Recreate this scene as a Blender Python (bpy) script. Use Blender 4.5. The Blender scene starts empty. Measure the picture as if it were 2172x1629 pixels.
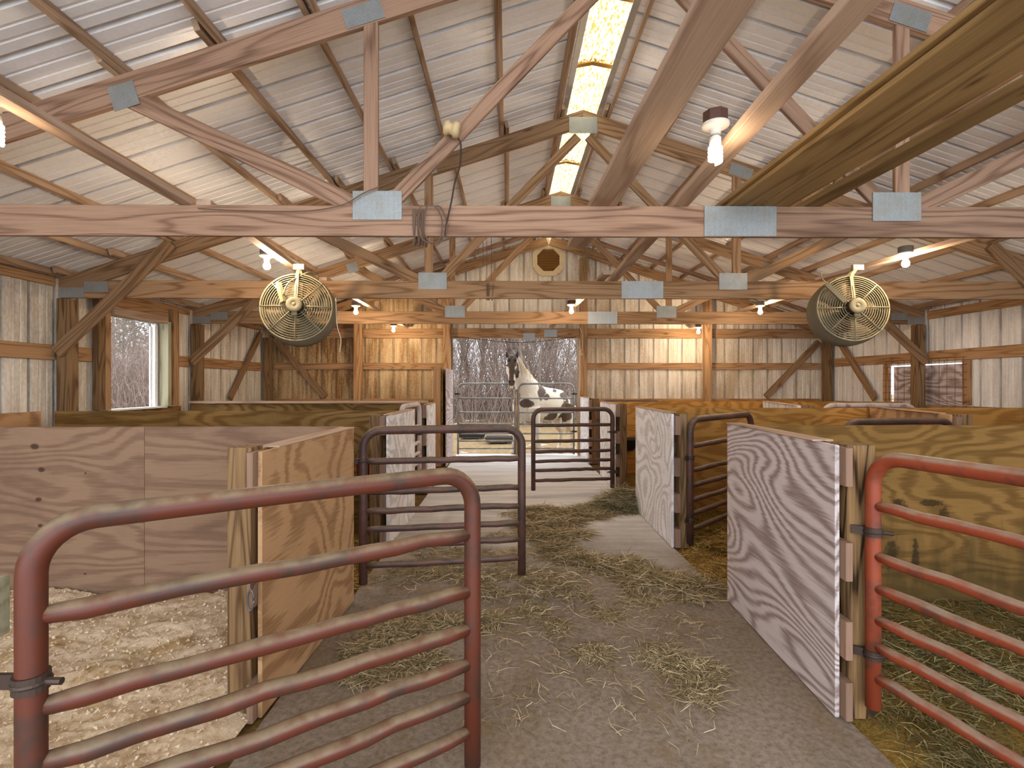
import bpy, bmesh, math, random
from mathutils import Vector, Matrix, noise as mnoise

SC = bpy.context.scene
COL = SC.collection
PI = math.pi
rnd = random.Random(7)
V = Vector

# ------------------------------------------------------------------ camera
CAM_H = 1.51
FPX = 1086.0
YAW = math.radians(0.45)
cam = bpy.data.cameras.new('camera')
cam.sensor_width = 36.0
cam.lens = 18.0
cam.clip_start = 0.02
cam.clip_end = 400
cam_o = bpy.data.objects.new('camera', cam)
COL.objects.link(cam_o)
cam_o.location = (0, 0, CAM_H)
cam_o.rotation_euler = (PI / 2, 0, -YAW)
SC.camera = cam_o


def at(px, py, Y):
    """world point on the plane at distance Y down the barn, seen at a photo position"""
    x, z = (px - 1086) / FPX, (814.5 - py) / FPX
    dx = x * math.cos(YAW) + math.sin(YAW)
    dy = -x * math.sin(YAW) + math.cos(YAW)
    k = Y / dy
    return V((dx * k, Y, CAM_H + z * k))


# ------------------------------------------------------------------ materials
def lin(c):
    if isinstance(c, str):
        c = [int(c[i:i + 2], 16) / 255 for i in (0, 2, 4)]
    return tuple(((v / 12.92) if v <= 0.04045 else ((v + 0.055) / 1.055) ** 2.4) for v in c[:3]) + (1.0,)


class MB:
    """small node builder"""
    def __init__(s, name, rough=0.7, metal=0.0, spec=0.3):
        s.m = bpy.data.materials.new(name)
        s.m.use_nodes = True
        s.nt = s.m.node_tree
        s.b = s.nt.nodes['Principled BSDF']
        s.b.inputs['Roughness'].default_value = rough
        s.b.inputs['Metallic'].default_value = metal
        s.b.inputs['Specular IOR Level'].default_value = spec
        s._tc = None

    def n(s, t, **kw):
        nd = s.nt.nodes.new(t)
        for k, v in kw.items():
            setattr(nd, k, v)
        return nd

    def l(s, a, b):
        s.nt.links.new(a, b)

    def put(s, sock, v):
        if hasattr(v, 'is_linked') or isinstance(v, bpy.types.NodeSocket):
            s.l(v, sock)
        else:
            sock.default_value = v

    def coord(s, world=False, jitter=True):
        if s._tc is None:
            if world:
                s._tc = s.n('ShaderNodeNewGeometry').outputs['Position']
            else:
                tc = s.n('ShaderNodeTexCoord')
                if jitter:
                    oi = s.n('ShaderNodeObjectInfo')
                    mul = s.n('ShaderNodeVectorMath', operation='MULTIPLY')
                    s.l(oi.outputs['Random'], mul.inputs[0])
                    mul.inputs[1].default_value = (37.0, 53.0, 71.0)
                    add = s.n('ShaderNodeVectorMath', operation='ADD')
                    s.l(tc.outputs['Object'], add.inputs[0])
                    s.l(mul.outputs[0], add.inputs[1])
                    s._tc = add.outputs[0]
                else:
                    s._tc = tc.outputs['Object']
        return s._tc

    def scaled(s, sc, vec=None):
        mul = s.n('ShaderNodeVectorMath', operation='MULTIPLY')
        s.l(vec or s.coord(), mul.inputs[0])
        mul.inputs[1].default_value = sc
        return mul.outputs[0]

    def noise(s, sc=(1, 1, 1), scale=1.0, detail=3, rough=0.55, dist=0.0, vec=None):
        t = s.n('ShaderNodeTexNoise')
        t.inputs['Scale'].default_value = scale
        t.inputs['Detail'].default_value = detail
        t.inputs['Roughness'].default_value = rough
        t.inputs['Distortion'].default_value = dist
        s.l(s.scaled(sc, vec), t.inputs['Vector'])
        return t.outputs['Fac']

    def math(s, op, a, b=None, clamp=False):
        m = s.n('ShaderNodeMath', operation=op, use_clamp=clamp)
        s.put(m.inputs[0], a)
        if b is not None:
            s.put(m.inputs[1], b)
        return m.outputs[0]

    def ramp(s, fac, stops):
        r = s.n('ShaderNodeValToRGB')
        s.l(fac, r.inputs[0])
        e = r.color_ramp.elements
        while len(e) < len(stops):
            e.new(0.5)
        for el, (p, c) in zip(e, stops):
            el.position = p
            el.color = c if isinstance(c, tuple) and len(c) == 4 else (c, c, c, 1)
        return r.outputs[0]

    def mix(s, fac, a, b, mode='MIX'):
        m = s.n('ShaderNodeMix', data_type='RGBA', blend_type=mode)
        s.put(m.inputs[0], fac)
        s.put(m.inputs[6], a)
        s.put(m.inputs[7], b)
        return m.outputs[2]

    def color(s, v):
        s.put(s.b.inputs['Base Color'], v)

    def bump(s, h, strength=0.3, dist=0.01):
        b = s.n('ShaderNodeBump')
        b.inputs['Strength'].default_value = strength
        b.inputs['Distance'].default_value = dist
        s.l(h, b.inputs['Height'])
        s.l(b.outputs[0], s.b.inputs['Normal'])


def plain(name, c, rough=0.6, metal=0.0, spec=0.3):
    m = MB(name, rough, metal, spec)
    nz = m.noise((14, 14, 14), detail=3)
    c = lin(c)
    m.color(m.mix(nz, tuple(v * 0.8 for v in c[:3]) + (1,), tuple(min(1, v * 1.15) for v in c[:3]) + (1,)))
    return m.m


def wood(name, light, dark, grain=1.0, grey=0.25, rings=9.0, stain='5b4632', rough=0.75):
    m = MB(name, rough, 0, 0.2)
    l, d = lin(light), lin(dark)
    # cathedral rings: contour lines of a stretched noise, long along the board (local x)
    n1 = m.noise((0.55, 5.0, 6.5), detail=1.5, rough=0.4)
    r = m.math('SINE', m.math('MULTIPLY', n1, rings * 6.28))
    r = m.math('MULTIPLY_ADD', r, 0.5)
    r.node.inputs[2].default_value = 0.5
    ring = m.ramp(r, [(0.0, 0.0), (0.55, 0.12), (0.85, 0.55), (1.0, 1.0)])
    fib = m.noise((3.0, 110, 110), detail=2)
    big = m.noise((0.8, 4, 4), detail=3)
    f = m.math('MULTIPLY', ring, 0.7 * grain)
    f = m.math('ADD', f, m.math('MULTIPLY', m.math('SUBTRACT', fib, 0.42), 1.25 * grain), True)
    base = m.mix(f, l, d)
    base = m.mix(m.ramp(big, [(0.35, 0.0), (0.75, grey)]), base, lin(stain))
    oi = m.n('ShaderNodeObjectInfo')
    hv = m.n('ShaderNodeHueSaturation')
    m.l(base, hv.inputs['Color'])
    vv = m.math('MULTIPLY_ADD', oi.outputs['Random'], 0.3)
    vv.node.inputs[2].default_value = 0.85
    m.l(vv, hv.inputs['Value'])
    # knots
    vo = m.n('ShaderNodeTexVoronoi')
    vo.inputs['Scale'].default_value = 1.0
    m.l(m.scaled((1.3, 4.5, 4.5)), vo.inputs['Vector'])
    kn = m.ramp(vo.outputs['Distance'], [(0.03, 1.0), (0.10, 0.0)])
    m.color(m.mix(m.math('MULTIPLY', kn, 0.75), hv.outputs[0], lin('4a2f1c')))
    m.bump(f, 0.25, 0.004)
    return m.m


def plywood(name, light, dark, bands=7.0, sc=(0.55, 1.0, 1.7), contrast=0.8, stain=None, stain_amt=0.5,
            sharp=0.5, warp=0.35, knots=0.6, low=None, marks=(), blot=()):
    """rotary-cut veneer: swirling contour bands, knots, dirt"""
    m = MB(name, 0.8, 0, 0.15)
    n1 = m.noise(sc, detail=2.2, rough=0.42, dist=warp)
    jag = m.noise((5, 60, 75), detail=2)
    n1 = m.math('ADD', n1, m.math('MULTIPLY', m.math('SUBTRACT', jag, 0.5), 0.55 / bands))
    r = m.math('SINE', m.math('MULTIPLY', n1, bands * 6.28))
    r = m.math('MULTIPLY_ADD', r, 0.5)
    r.node.inputs[2].default_value = 0.5
    band = m.ramp(r, [(max(0.0, 0.55 - sharp * 0.5), 0.0), (min(0.98, 0.6 + sharp * 0.25), 0.75), (1.0, 1.0)])
    fib = m.noise((5, 60, 90), detail=3)
    f = m.math('MULTIPLY', band, contrast)
    f = m.math('ADD', f, m.math('MULTIPLY', m.math('SUBTRACT', fib, 0.5), 0.9), True)
    c = m.mix(f, lin(light), lin(dark))
    if stain:
        sn = m.noise((1.5, 1.5, 2.4), detail=5, rough=0.65)
        c = m.mix(m.ramp(sn, [(0.45, 0.0), (0.7, stain_amt)]), c, lin(stain))
    if low:
        # grime splashed up from the bedding, with a ragged shape of its own
        sx = m.n('ShaderNodeSeparateXYZ')
        m.l(m.n('ShaderNodeNewGeometry').outputs['Position'], sx.inputs[0])
        ln = m.noise((9, 9, 1.6), detail=4)
        h = m.math('SUBTRACT', m.math('MULTIPLY', ln, 1.3), sx.outputs['Z'])
        c = m.mix(m.ramp(h, [(0.1, 0.0), (0.55, 0.75)]), c, lin(low))
    vo = m.n('ShaderNodeTexVoronoi')
    m.l(m.scaled((1.6, 1, 2.6)), vo.inputs['Vector'])
    vo.inputs['Scale'].default_value = 1.0
    kn = m.ramp(vo.outputs['Distance'], [(0.04, 1.0), (0.085, 0.0)])
    c = m.mix(m.math('MULTIPLY', kn, knots), c, lin('57402c'))
    gp = m.n('ShaderNodeNewGeometry').outputs['Position'] if marks or blot else None
    for lst, colr, rag in ((marks, '33241a', 0.25), (blot, '2e2413', 1.1)):
        for x, y, z, rx, rz in lst:
            sb = m.n('ShaderNodeVectorMath', operation='SUBTRACT')
            m.l(gp, sb.inputs[0])
            sb.inputs[1].default_value = (x, y, z)
            ln = m.n('ShaderNodeVectorMath', operation='LENGTH')
            m.l(m.scaled((1 / rx, 0.0, 1 / rz), sb.outputs[0]), ln.inputs[0])
            wob = m.noise((22, 22, 22), detail=4)
            dd = m.math('ADD', ln.outputs['Value'], m.math('MULTIPLY', m.math('SUBTRACT', wob, 0.5), rag * 2))
            c = m.mix(m.ramp(dd, [(0.62, 0.8), (1.0, 0.0)]), c, lin(colr))
    m.color(c)
    m.bump(f, 0.2, 0.003)
    return m.m


def steel(name, base, dirt, amt, rough=0.38, vertical=True, axis='Y', groove=0.6):
    m = MB(name, rough, 0.0, 0.5)
    m.coord(world=True)
    sc = (9, 9, 1.1) if vertical else (1.2, 1.2, 1.2)
    n1 = m.noise(sc, detail=5, rough=0.65)
    n2 = m.noise((40, 40, 22), detail=2)
    n3 = m.noise((0.5, 0.5, 0.35), detail=2)
    f = m.math('ADD', m.math('MULTIPLY', n1, 0.75), m.math('MULTIPLY', n2, 0.25))
    f = m.math('MULTIPLY', f, m.math('ADD', n3, 0.5))
    f = m.ramp(f, [(0.36, 0.0), (0.62, amt)])
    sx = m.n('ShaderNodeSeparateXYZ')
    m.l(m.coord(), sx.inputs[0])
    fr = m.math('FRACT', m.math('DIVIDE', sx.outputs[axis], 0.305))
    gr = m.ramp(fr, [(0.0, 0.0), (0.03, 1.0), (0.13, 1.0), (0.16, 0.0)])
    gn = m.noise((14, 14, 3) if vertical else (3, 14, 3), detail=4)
    gf = m.math('MULTIPLY', m.math('MULTIPLY', gr, groove), m.ramp(gn, [(0.3, 0.25), (0.6, 1.0)]))  # groove dirt; on the roof it also paints in some rib shade
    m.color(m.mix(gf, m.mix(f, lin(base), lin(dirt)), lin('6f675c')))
    rr = m.math('MULTIPLY_ADD', f, 0.45)
    rr.node.inputs[2].default_value = rough
    m.l(rr, m.b.inputs['Roughness'])
    return m.m


def dusty_metal(name, paint, rust, dust, paint_amt=0.5, dust_amt=0.6, metal=0.0, rough=0.5):
    m = MB(name, rough, metal, 0.4)
    n1 = m.noise((6, 6, 6), detail=5, rough=0.65)
    c = m.mix(m.ramp(n1, [(paint_amt - 0.08, 0.0), (paint_amt + 0.08, 1.0)]), lin(paint), lin(rust))
    g = m.n('ShaderNodeNewGeometry')
    sx = m.n('ShaderNodeSeparateXYZ')
    m.l(g.outputs['Normal'], sx.inputs[0])
    n2 = m.noise((18, 18, 18), detail=4)
    up = m.math('MULTIPLY', m.ramp(sx.outputs['Z'], [(0.25, 0.0), (0.6, dust_amt)]),
                m.ramp(n2, [(0.3, 0.35), (0.6, 1.0)]))
    m.color(m.mix(up, c, lin(dust)))
    m.bump(n1, 0.12, 0.003)
    return m.m


def plate_mat():
    m = MB('galvanised_plate', 0.45, 0.55, 0.5)
    br = m.n('ShaderNodeTexBrick')
    br.inputs['Scale'].default_value = 1.0
    br.inputs['Brick Width'].default_value = 0.011
    br.inputs['Row Height'].default_value = 0.0085
    br.inputs['Mortar Size'].default_value = 0.0022
    br.inputs['Color1'].default_value = lin('3f4346')
    br.inputs['Color2'].default_value = lin('6b6f70')
    br.inputs['Mortar'].default_value = lin('aeb3b2')
    tc = m.n('ShaderNodeTexCoord')
    sep = m.n('ShaderNodeSeparateXYZ')
    m.l(tc.outputs['Object'], sep.inputs[0])
    cmb = m.n('ShaderNodeCombineXYZ')
    m.l(sep.outputs['X'], cmb.inputs['Y'])
    m.l(sep.outputs['Z'], cmb.inputs['X'])
    m.l(cmb.outputs[0], br.inputs['Vector'])
    nz = m.noise((9, 9, 9), detail=3)
    m.color(m.mix(m.ramp(nz, [(0.4, 0.0), (0.75, 0.45)]), br.outputs['Color'], lin('8c8064')))
    m.bump(br.outputs['Fac'], 0.6, 0.004)
    return m.m


def emit(name, c, strength):
    m = MB(name)
    m.color(lin('ffffff'))
    m.b.inputs['Emission Color'].default_value = lin(c)
    m.b.inputs['Emission Strength'].default_value = strength
    return m.m


def skylight_mat():
    m = MB('translucent_fibreglass')
    m.coord(world=True)
    n1 = m.noise((44, 15, 44), detail=5, rough=0.75)
    n2 = m.noise((1.6, 0.9, 1), detail=3)
    c = m.mix(m.ramp(n1, [(0.44, 0.0), (0.56, 1.0)]), lin('9c7a38'), lin('eee4c4'))
    c = m.mix(m.ramp(n2, [(0.5, 0.0), (0.7, 0.5)]), c, lin('c09a50'))
    tr = m.n('ShaderNodeBsdfTranslucent')
    m.l(c, tr.inputs['Color'])
    df = m.n('ShaderNodeBsdfDiffuse')
    m.l(c, df.inputs['Color'])
    mx = m.n('ShaderNodeMixShader')
    mx.inputs[0].default_value = 0.15
    m.l(tr.outputs[0], mx.inputs[1])
    m.l(df.outputs[0], mx.inputs[2])
    out = m.nt.nodes['Material Output']
    m.l(mx.outputs[0], out.inputs['Surface'])
    return m.m


def concrete_mat():
    m = MB('aisle_concrete', 0.85, 0, 0.15)
    m.coord(world=True)
    n1 = m.noise((1.1, 0.8, 1), detail=5, rough=0.6)
    n2 = m.noise((35, 35, 35), detail=4, rough=0.7)
    n3 = m.noise((0.9, 9, 1), detail=3)
    c = m.mix(m.ramp(n1, [(0.3, 0.0), (0.7, 1.0)]), lin('9a8d80'), lin('827363'))
    c = m.mix(m.ramp(n2, [(0.40, 0.0), (0.66, 0.7)]), c, lin('65543f'))
    n4 = m.noise((4, 3, 4), detail=5, rough=0.7)
    c = m.mix(m.ramp(n4, [(0.5, 0.0), (0.68, 0.55)]), c, lin('77603f'))
    # paler towards the doorway, daylight sheen put into the colour; earth-stained near the stalls by the front
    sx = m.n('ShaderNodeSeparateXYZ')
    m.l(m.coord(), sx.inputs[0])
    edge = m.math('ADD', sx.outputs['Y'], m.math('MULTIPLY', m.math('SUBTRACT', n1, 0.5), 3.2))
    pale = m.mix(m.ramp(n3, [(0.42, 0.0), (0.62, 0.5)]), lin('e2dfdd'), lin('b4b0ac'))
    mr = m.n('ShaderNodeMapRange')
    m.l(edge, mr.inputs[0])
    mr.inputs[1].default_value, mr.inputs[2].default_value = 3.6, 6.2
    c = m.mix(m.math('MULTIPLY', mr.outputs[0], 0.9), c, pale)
    m.color(c)
    m.bump(n2, 0.25, 0.006)
    return m.m


def two_noise(name, c1, c2, c3, s1=4, s2=30, rough=0.9, bump=0.4, bd=0.02, world=True):
    m = MB(name, rough, 0, 0.1)
    m.coord(world=world)
    n1 = m.noise((s1, s1, s1), detail=5, rough=0.62)
    n2 = m.noise((s2, s2, s2), detail=4, rough=0.7)
    c = m.mix(m.ramp(n2, [(0.35, 0.0), (0.65, 1.0)]), lin(c1), lin(c2))
    c = m.mix(m.ramp(n1, [(0.52, 0.0), (0.66, 0.9)]), c, lin(c3))
    m.color(c)
    m.bump(n2, bump, bd)
    return m.m


M = {}
M['truss'] = wood('truss_timber', 'a08069', '5f4433', 0.9, 0.25, rings=9, stain='7c5e4b')
M['truss_warm_lit'] = wood('truss_timber_warm_lit', '9c7c5c', '5f4228', 0.9, 0.3, rings=9, stain='86643f')  # same timber as the first truss, warmer light put into its colour
M['timber'] = wood('barn_timber', 'b08a63', '7d5735', 1.0, 0.3, rings=8, stain='86643f')
M['purlin'] = wood('purlin_timber', 'b89c80', '83654c', 1.0, 0.4, rings=6, stain='7a5b41')
M['post'] = wood('post_timber', '8c6f4c', '523b26', 1.1, 0.4, rings=12, stain='5e4229')
M['post_grooved'] = wood('grooved_post_timber', '9a7850', '33210f', 1.3, 0.3, rings=16, stain='5e4229')
M['plank'] = wood('stored_plank', 'a8885a', '6d4f2b', 0.8, 0.4, rings=6, stain='4f3b1e')
M['batten'] = wood('batten_timber', 'bda28a', '8c6d58', 0.8, 0.25, rings=5, stain='a08270')
M['greenwood'] = wood('treated_timber', 'aca68a', '7c7658', 0.8, 0.3, rings=6, stain='7d7658')
M['block'] = wood('spacer_timber', '8f725e', '6b5142', 0.6, 0.3, rings=5, stain='7a6050')
M['ply_brown'] = plywood('plywood_brown', '92765f', '6a5040', 20, (0.5, 1, 1.8), 0.55, '6c5245', 0.55, knots=0.0, marks=[(at(p, q, 3.53).x, 3.53, at(p, q, 3.53).z, r, r * 0.75) for p, q, r in ((68, 948, .034), (82, 997, .028), (76, 1061, .026), (80, 1117, .022), (88, 1160, .012), (175, 1005, .01), (174, 1220, .012))])
M['ply_warm'] = plywood('plywood_warm', 'b9936c', '896544', 12, (1.0, 1, 1.3), 0.75, 'a07c58', 0.5)
M['ply_grey'] = plywood('plywood_grey', 'cbbfbc', '8d7a74', 42, (0.36, 1, 1.2), 0.95, 'b5a097', 0.4, sharp=0.8, knots=0.6, warp=0.3)
M['ply_white'] = plywood('plywood_grey_white', 'eceaec', 'b9b4b2', 20, (1.0, 1, 0.9), 0.75, 'c9bdb0', 0.5, knots=0.3)  # pale grey-white veneer with soft bands
M['ply_yellow'] = plywood('plywood_yellow', '846335', '5d421d', 20, (0.6, 1, 2.0), 0.8, '6b4f22', 0.55, knots=0.4, low='43361a', blot=[(at(p, q, 3.5).x, 3.5, at(p, q, 3.5).z, a, b) for p, q, a, b in ((1915, 1075, .06, .05), (1985, 1070, .10, .03), (2010, 1105, .05, .07), (1900, 1180, .05, .12), (1950, 1190, .03, .14))])
M['ply_bulb_lit'] = plywood('plywood_bulb_lit', 'bd8a47', '8d602b', 18, (0.6, 1, 2.0), 0.75, '8a6028', 0.4, knots=0.4)  # brighter copy of the yellow plywood, bulb light put into its colour
M['ply_olive'] = plywood('plywood_olive', '937344', '5f4520', 15, (0.6, 1, 2.0), 0.75, '66491f', 0.5, knots=0.3)
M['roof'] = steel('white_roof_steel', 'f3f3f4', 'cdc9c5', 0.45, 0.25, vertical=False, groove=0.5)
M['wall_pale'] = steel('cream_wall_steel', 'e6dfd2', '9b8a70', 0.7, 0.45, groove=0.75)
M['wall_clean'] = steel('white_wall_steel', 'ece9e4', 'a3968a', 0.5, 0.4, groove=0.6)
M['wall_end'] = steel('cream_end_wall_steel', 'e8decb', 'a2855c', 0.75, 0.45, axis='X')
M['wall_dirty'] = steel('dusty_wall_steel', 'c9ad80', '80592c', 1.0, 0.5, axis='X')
M['gate_red'] = dusty_metal('worn_red_gate_paint', '5a2a1a', '432c22', '86745a', 0.55, 0.75)
M['gate_brown'] = dusty_metal('rusty_brown_gate', '56372d', '3f2d26', '7c6852', 0.5, 0.6)
M['gate_orange'] = dusty_metal('orange_gate_paint', '8f4025', '653729', '968370', 0.58, 0.9)
M['gate_silver'] = dusty_metal('galvanised_gate', '8f8e8a', '74726d', 'b9b5aa', 0.5, 0.3, metal=0.4, rough=0.45)
M['gate_pale'] = dusty_metal('weathered_pale_gate', 'b9aca6', '8a6a5c', 'd5cfca', 0.55, 0.6)
M['iron'] = plain('dark_iron', '4b3d35', 0.55, 0.5)
M['plate'] = plate_mat()
M['fan'] = plain('dusty_cream_wire', '8f8464', 0.6)
M['fan_drum'] = plain('dusty_fan_drum', '74664f', 0.65)
M['motor'] = plain('dark_fan_motor', '3a2a20', 0.5)
M['ceramic'] = plain('white_porcelain', 'e5ded2', 0.35)
M['ceramic_old'] = plain('aged_porcelain', 'c9b184', 0.4)
M['box'] = plain('dark_junction_box', '54382c', 0.6)
M['box_grey'] = plain('grey_junction_box', '6f6a60', 0.6)
M['bulb'] = emit('lit_bulb', 'ffe2be', 560.0)
M['cfl'] = emit('lit_spiral_tube', 'ffe6c4', 26.0)
M['wire'] = plain('old_cable', '6a5546', 0.7)
M['wire_dark'] = plain('dark_cable', '3d3028', 0.7)
M['twine'] = plain('pale_twine', 'd5c9ac', 0.9)
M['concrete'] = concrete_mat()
M['hay'] = two_noise('hay_strands', 'a5946c', '786a48', 'c4b48a', 40, 90, 0.85, 0, 0.01)
M['hay_dark'] = two_noise('green_hay_strands', '8a7f55', '5e5634', 'aca072', 40, 90, 0.85, 0, 0.01)
M['hay_gold'] = two_noise('golden_hay_strands', 'b39149', '7e6229', 'cfb06a', 40, 90, 0.85, 0, 0.01)
M['shavings'] = two_noise('wood_shavings', 'dfcbb0', 'c9b090', 'b0905f', 5, 60, 0.95, 0.5, 0.01)
M['chip'] = two_noise('shaving_flakes', 'e2cfb4', 'cbb08c', 'b99a70', 30, 60, 0.95, 0, 0.01)
M['stall_floor'] = two_noise('trodden_stall_floor', '85693a', '5f4a28', '47391f', 3, 40, 0.95, 0.5, 0.02)
M['stall_hay'] = two_noise('hay_littered_floor', '9a7a3c', '6d5626', '57451f', 3, 55, 0.95, 0.8, 0.02)
def yard_mat():
    m = MB('leaf_littered_earth', 0.95, 0, 0.1)
    m.coord(world=True)
    n1 = m.noise((0.55, 0.55, 0.55), detail=6, rough=0.66)
    n2 = m.noise((9, 9, 9), detail=4, rough=0.7)
    c = m.mix(m.ramp(n2, [(0.35, 0.0), (0.65, 1.0)]), lin('846f4e'), lin('675239'))
    sx = m.n('ShaderNodeSeparateXYZ')
    m.l(m.coord(), sx.inputs[0])
    mr = m.n('ShaderNodeMapRange')          # unseen snow added before the barn to bounce light onto the roof
    m.l(sx.outputs['Y'], mr.inputs[0])
    mr.inputs[1].default_value, mr.inputs[2].default_value = 0.0, -2.5
    mr.inputs[3].default_value, mr.inputs[4].default_value = 0.0, 0.5
    f = m.math('ADD', n1, mr.outputs[0])
    m.color(m.mix(m.ramp(f, [(0.60, 0.0), (0.66, 1.0)]), c, lin('e4e6ea')))
    m.bump(n2, 0.5, 0.03)
    return m.m


M['outdoor'] = yard_mat()
M['bark'] = two_noise('grey_bark', '85766a', '574a42', '6d6058', 3, 22, 0.9, 0.4, 0.02, world=False)
M['twig'] = two_noise('brown_twigs', '8a786c', '685850', '78675c', 3, 22, 0.9, 0.0, 0.02, world=False)
M['needle'] = two_noise('dark_needles', '59604c', '41483a', '6b705c', 3, 12, 0.9, 0.0, 0.02, world=False)
M['vinyl'] = plain('white_vinyl', 'eef0f0', 0.4)
M['mesh_wire'] = plain('rusty_wire_mesh', '7a5238', 0.6, 0.4)
M['flash'] = plain('grey_flashing', 'b7b5b0', 0.45, 0.3)
M['skylight'] = skylight_mat()
M['red'] = plain('red_plastic', 'a51f1c', 0.45)
M['black'] = plain('black_rubber', '2b2926', 0.7)
M['trough'] = plain('dark_trough', '4e4844', 0.7)
M['vent_wood'] = plain('louver_brown', '8a5f2c', 0.7)
M['vent_frame'] = plain('vent_cream', 'd3bd94', 0.6)


# ------------------------------------------------------------------ object helpers
def obj(name, verts, faces, mat, parent=None, mw=None, smooth=False):
    me = bpy.data.meshes.new(name)
    me.from_pydata([tuple(v) for v in verts], [], faces)
    me.update()
    mats = mat if isinstance(mat, (list, tuple)) else [mat]
    for mm in mats:
        me.materials.append(mm)
    if smooth:
        for p in me.polygons:
            p.use_smooth = True
    o = bpy.data.objects.new(name, me)
    COL.objects.link(o)
    if parent is not None:
        o.parent = parent
    if mw is not None:
        o.matrix_basis = mw if parent is None else world_of(parent).inverted() @ mw
    return o


def world_of(o):
    m = o.matrix_basis.copy()
    while o.parent is not None:
        o = o.parent
        m = o.matrix_basis @ m
    return m


def tag(o, label, cat, group=None, kind=None):
    o['label'] = label
    o['category'] = cat
    if group:
        o['group'] = group
    if kind:
        o['kind'] = kind
    return o


def thing(name, label, cat, loc=(0, 0, 0), rz=0.0, group=None, kind=None):
    o = bpy.data.objects.new(name, None)
    COL.objects.link(o)
    o.empty_display_size = 0.1
    o.matrix_basis = Matrix.Translation(V(loc)) @ Matrix.Rotation(rz, 4, 'Z')
    return tag(o, label, cat, group, kind)


def copy_tree(o, parent=None):
    c = o.copy()
    COL.objects.link(c)
    if parent is not None:
        c.parent = parent
    for ch in list(o.children):
        copy_tree(ch, c)
    return c


class G:
    """geometry collector -> one mesh"""
    def __init__(s):
        s.v, s.f = [], []

    def add(s, vs, fs):
        b = len(s.v)
        s.v.extend(V(v) for v in vs)
        s.f.extend(tuple(i + b for i in f) for f in fs)

    def box(s, lo, hi, mw=None, ch=0.0):
        x0, y0, z0 = lo
        x1, y1, z1 = hi
        vs = [V((x, y, z)) for x in (x0, x1) for y in (y0, y1) for z in (z0, z1)]
        if mw is not None:
            vs = [mw @ v for v in vs]
        s.add(vs, [(0, 1, 3, 2), (4, 6, 7, 5), (0, 4, 5, 1), (2, 3, 7, 6), (0, 2, 6, 4), (1, 5, 7, 3)])

    def tube(s, pts, r, seg=8, cap=True, flat=None):
        pts = [V(p) for p in pts]
        n = len(pts)
        rs = r if isinstance(r, (list, tuple)) else [r] * n
        t0 = (pts[1] - pts[0]).normalized()
        up = V((0, 0, 1)) if abs(t0.z) < 0.9 else V((1, 0, 0))
        nrm = (up - t0 * up.dot(t0)).normalized()
        vs = []
        for i, p in enumerate(pts):
            if i == 0:
                t = t0
            elif i == n - 1:
                t = (pts[i] - pts[i - 1]).normalized()
            else:
                t = (pts[i + 1] - pts[i - 1]).normalized()
            nrm = (nrm - t * nrm.dot(t))
            nrm = nrm.normalized() if nrm.length > 1e-6 else t.orthogonal().normalized()
            bi = t.cross(nrm)
            for k in range(seg):
                a = 2 * PI * k / seg
                vs.append(p + (nrm * math.cos(a) + bi * math.sin(a)) * rs[i])
        fs = []
        for i in range(n - 1):
            for k in range(seg):
                a, b = i * seg + k, i * seg + (k + 1) % seg
                fs.append((a, b, b + seg, a + seg))
        if cap:
            fs.append(tuple(reversed(range(seg))))
            fs.append(tuple(range((n - 1) * seg, n * seg)))
        s.add(vs, fs)

    def ring(s, c, ax, R, r, n=40, seg=5):
        ax = V(ax).normalized()
        u = ax.orthogonal().normalized()
        w = ax.cross(u)
        vs, fs = [], []
        for i in range(n):
            a = 2 * PI * i / n
            d = u * math.cos(a) + w * math.sin(a)
            for k in range(seg):
                b = 2 * PI * k / seg
                vs.append(V(c) + d * (R + r * math.cos(b)) + ax * (r * math.sin(b)))
        for i in range(n):
            for k in range(seg):
                a, b = i * seg + k, i * seg + (k + 1) % seg
                c2, d2 = ((i + 1) % n) * seg + k, ((i + 1) % n) * seg + (k + 1) % seg
                fs.append((a, c2, d2, b))
        s.add(vs, fs)

    def lathe(s, prof, n=20, mw=None):
        """prof: list of (radius, z)"""
        vs, fs = [], []
        for r, z in prof:
            for k in range(n):
                a = 2 * PI * k / n
                p = V((r * math.cos(a), r * math.sin(a), z))
                vs.append(mw @ p if mw is not None else p)
        for i in range(len(prof) - 1):
            for k in range(n):
                a, b = i * n + k, i * n + (k + 1) % n
                fs.append((a, b, b + n, a + n))
        fs.append(tuple(reversed(range(n))))
        fs.append(tuple(range((len(prof) - 1) * n, len(prof) * n)))
        s.add(vs, fs)

    def build(s, name, mat, parent=None, mw=None, smooth=False):
        return obj(name, s.v, s.f, mat, parent, mw, smooth)


_bc = {}


def board_mesh(name, L, t, w, mat, ch=0.004):
    """box long on local x, thickness y, width z, with chamfered long edges"""
    c = min(ch, t * 0.25, w * 0.25)
    h, a, b = L / 2, t / 2, w / 2
    prof = [(-a + c, -b), (a - c, -b), (a, -b + c), (a, b - c), (a - c, b), (-a + c, b), (-a, b - c), (-a, -b + c)]
    vs = [(-h, y, z) for y, z in prof] + [(h, y, z) for y, z in prof]
    fs = [(i, (i + 1) % 8, (i + 1) % 8 + 8, i + 8) for i in range(8)]
    fs = [tuple(reversed(f)) for f in fs]
    fs += [tuple(range(8)), tuple(reversed(range(8, 16)))]
    return vs, [tuple(reversed(f)) for f in fs]


def frame_x(a, b, up=(0, 0, 1)):
    a, b = V(a), V(b)
    x = (b - a).normalized()
    up = V(up)
    z = up - x * up.dot(x)
    if z.length < 1e-5:
        z = V((0, 1, 0)) - x * x.y
    z.normalize()
    y = z.cross(x)
    m = Matrix((x, y, z)).transposed().to_4x4()
    m.translation = (a + b) / 2
    return m, (b - a).length


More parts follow.
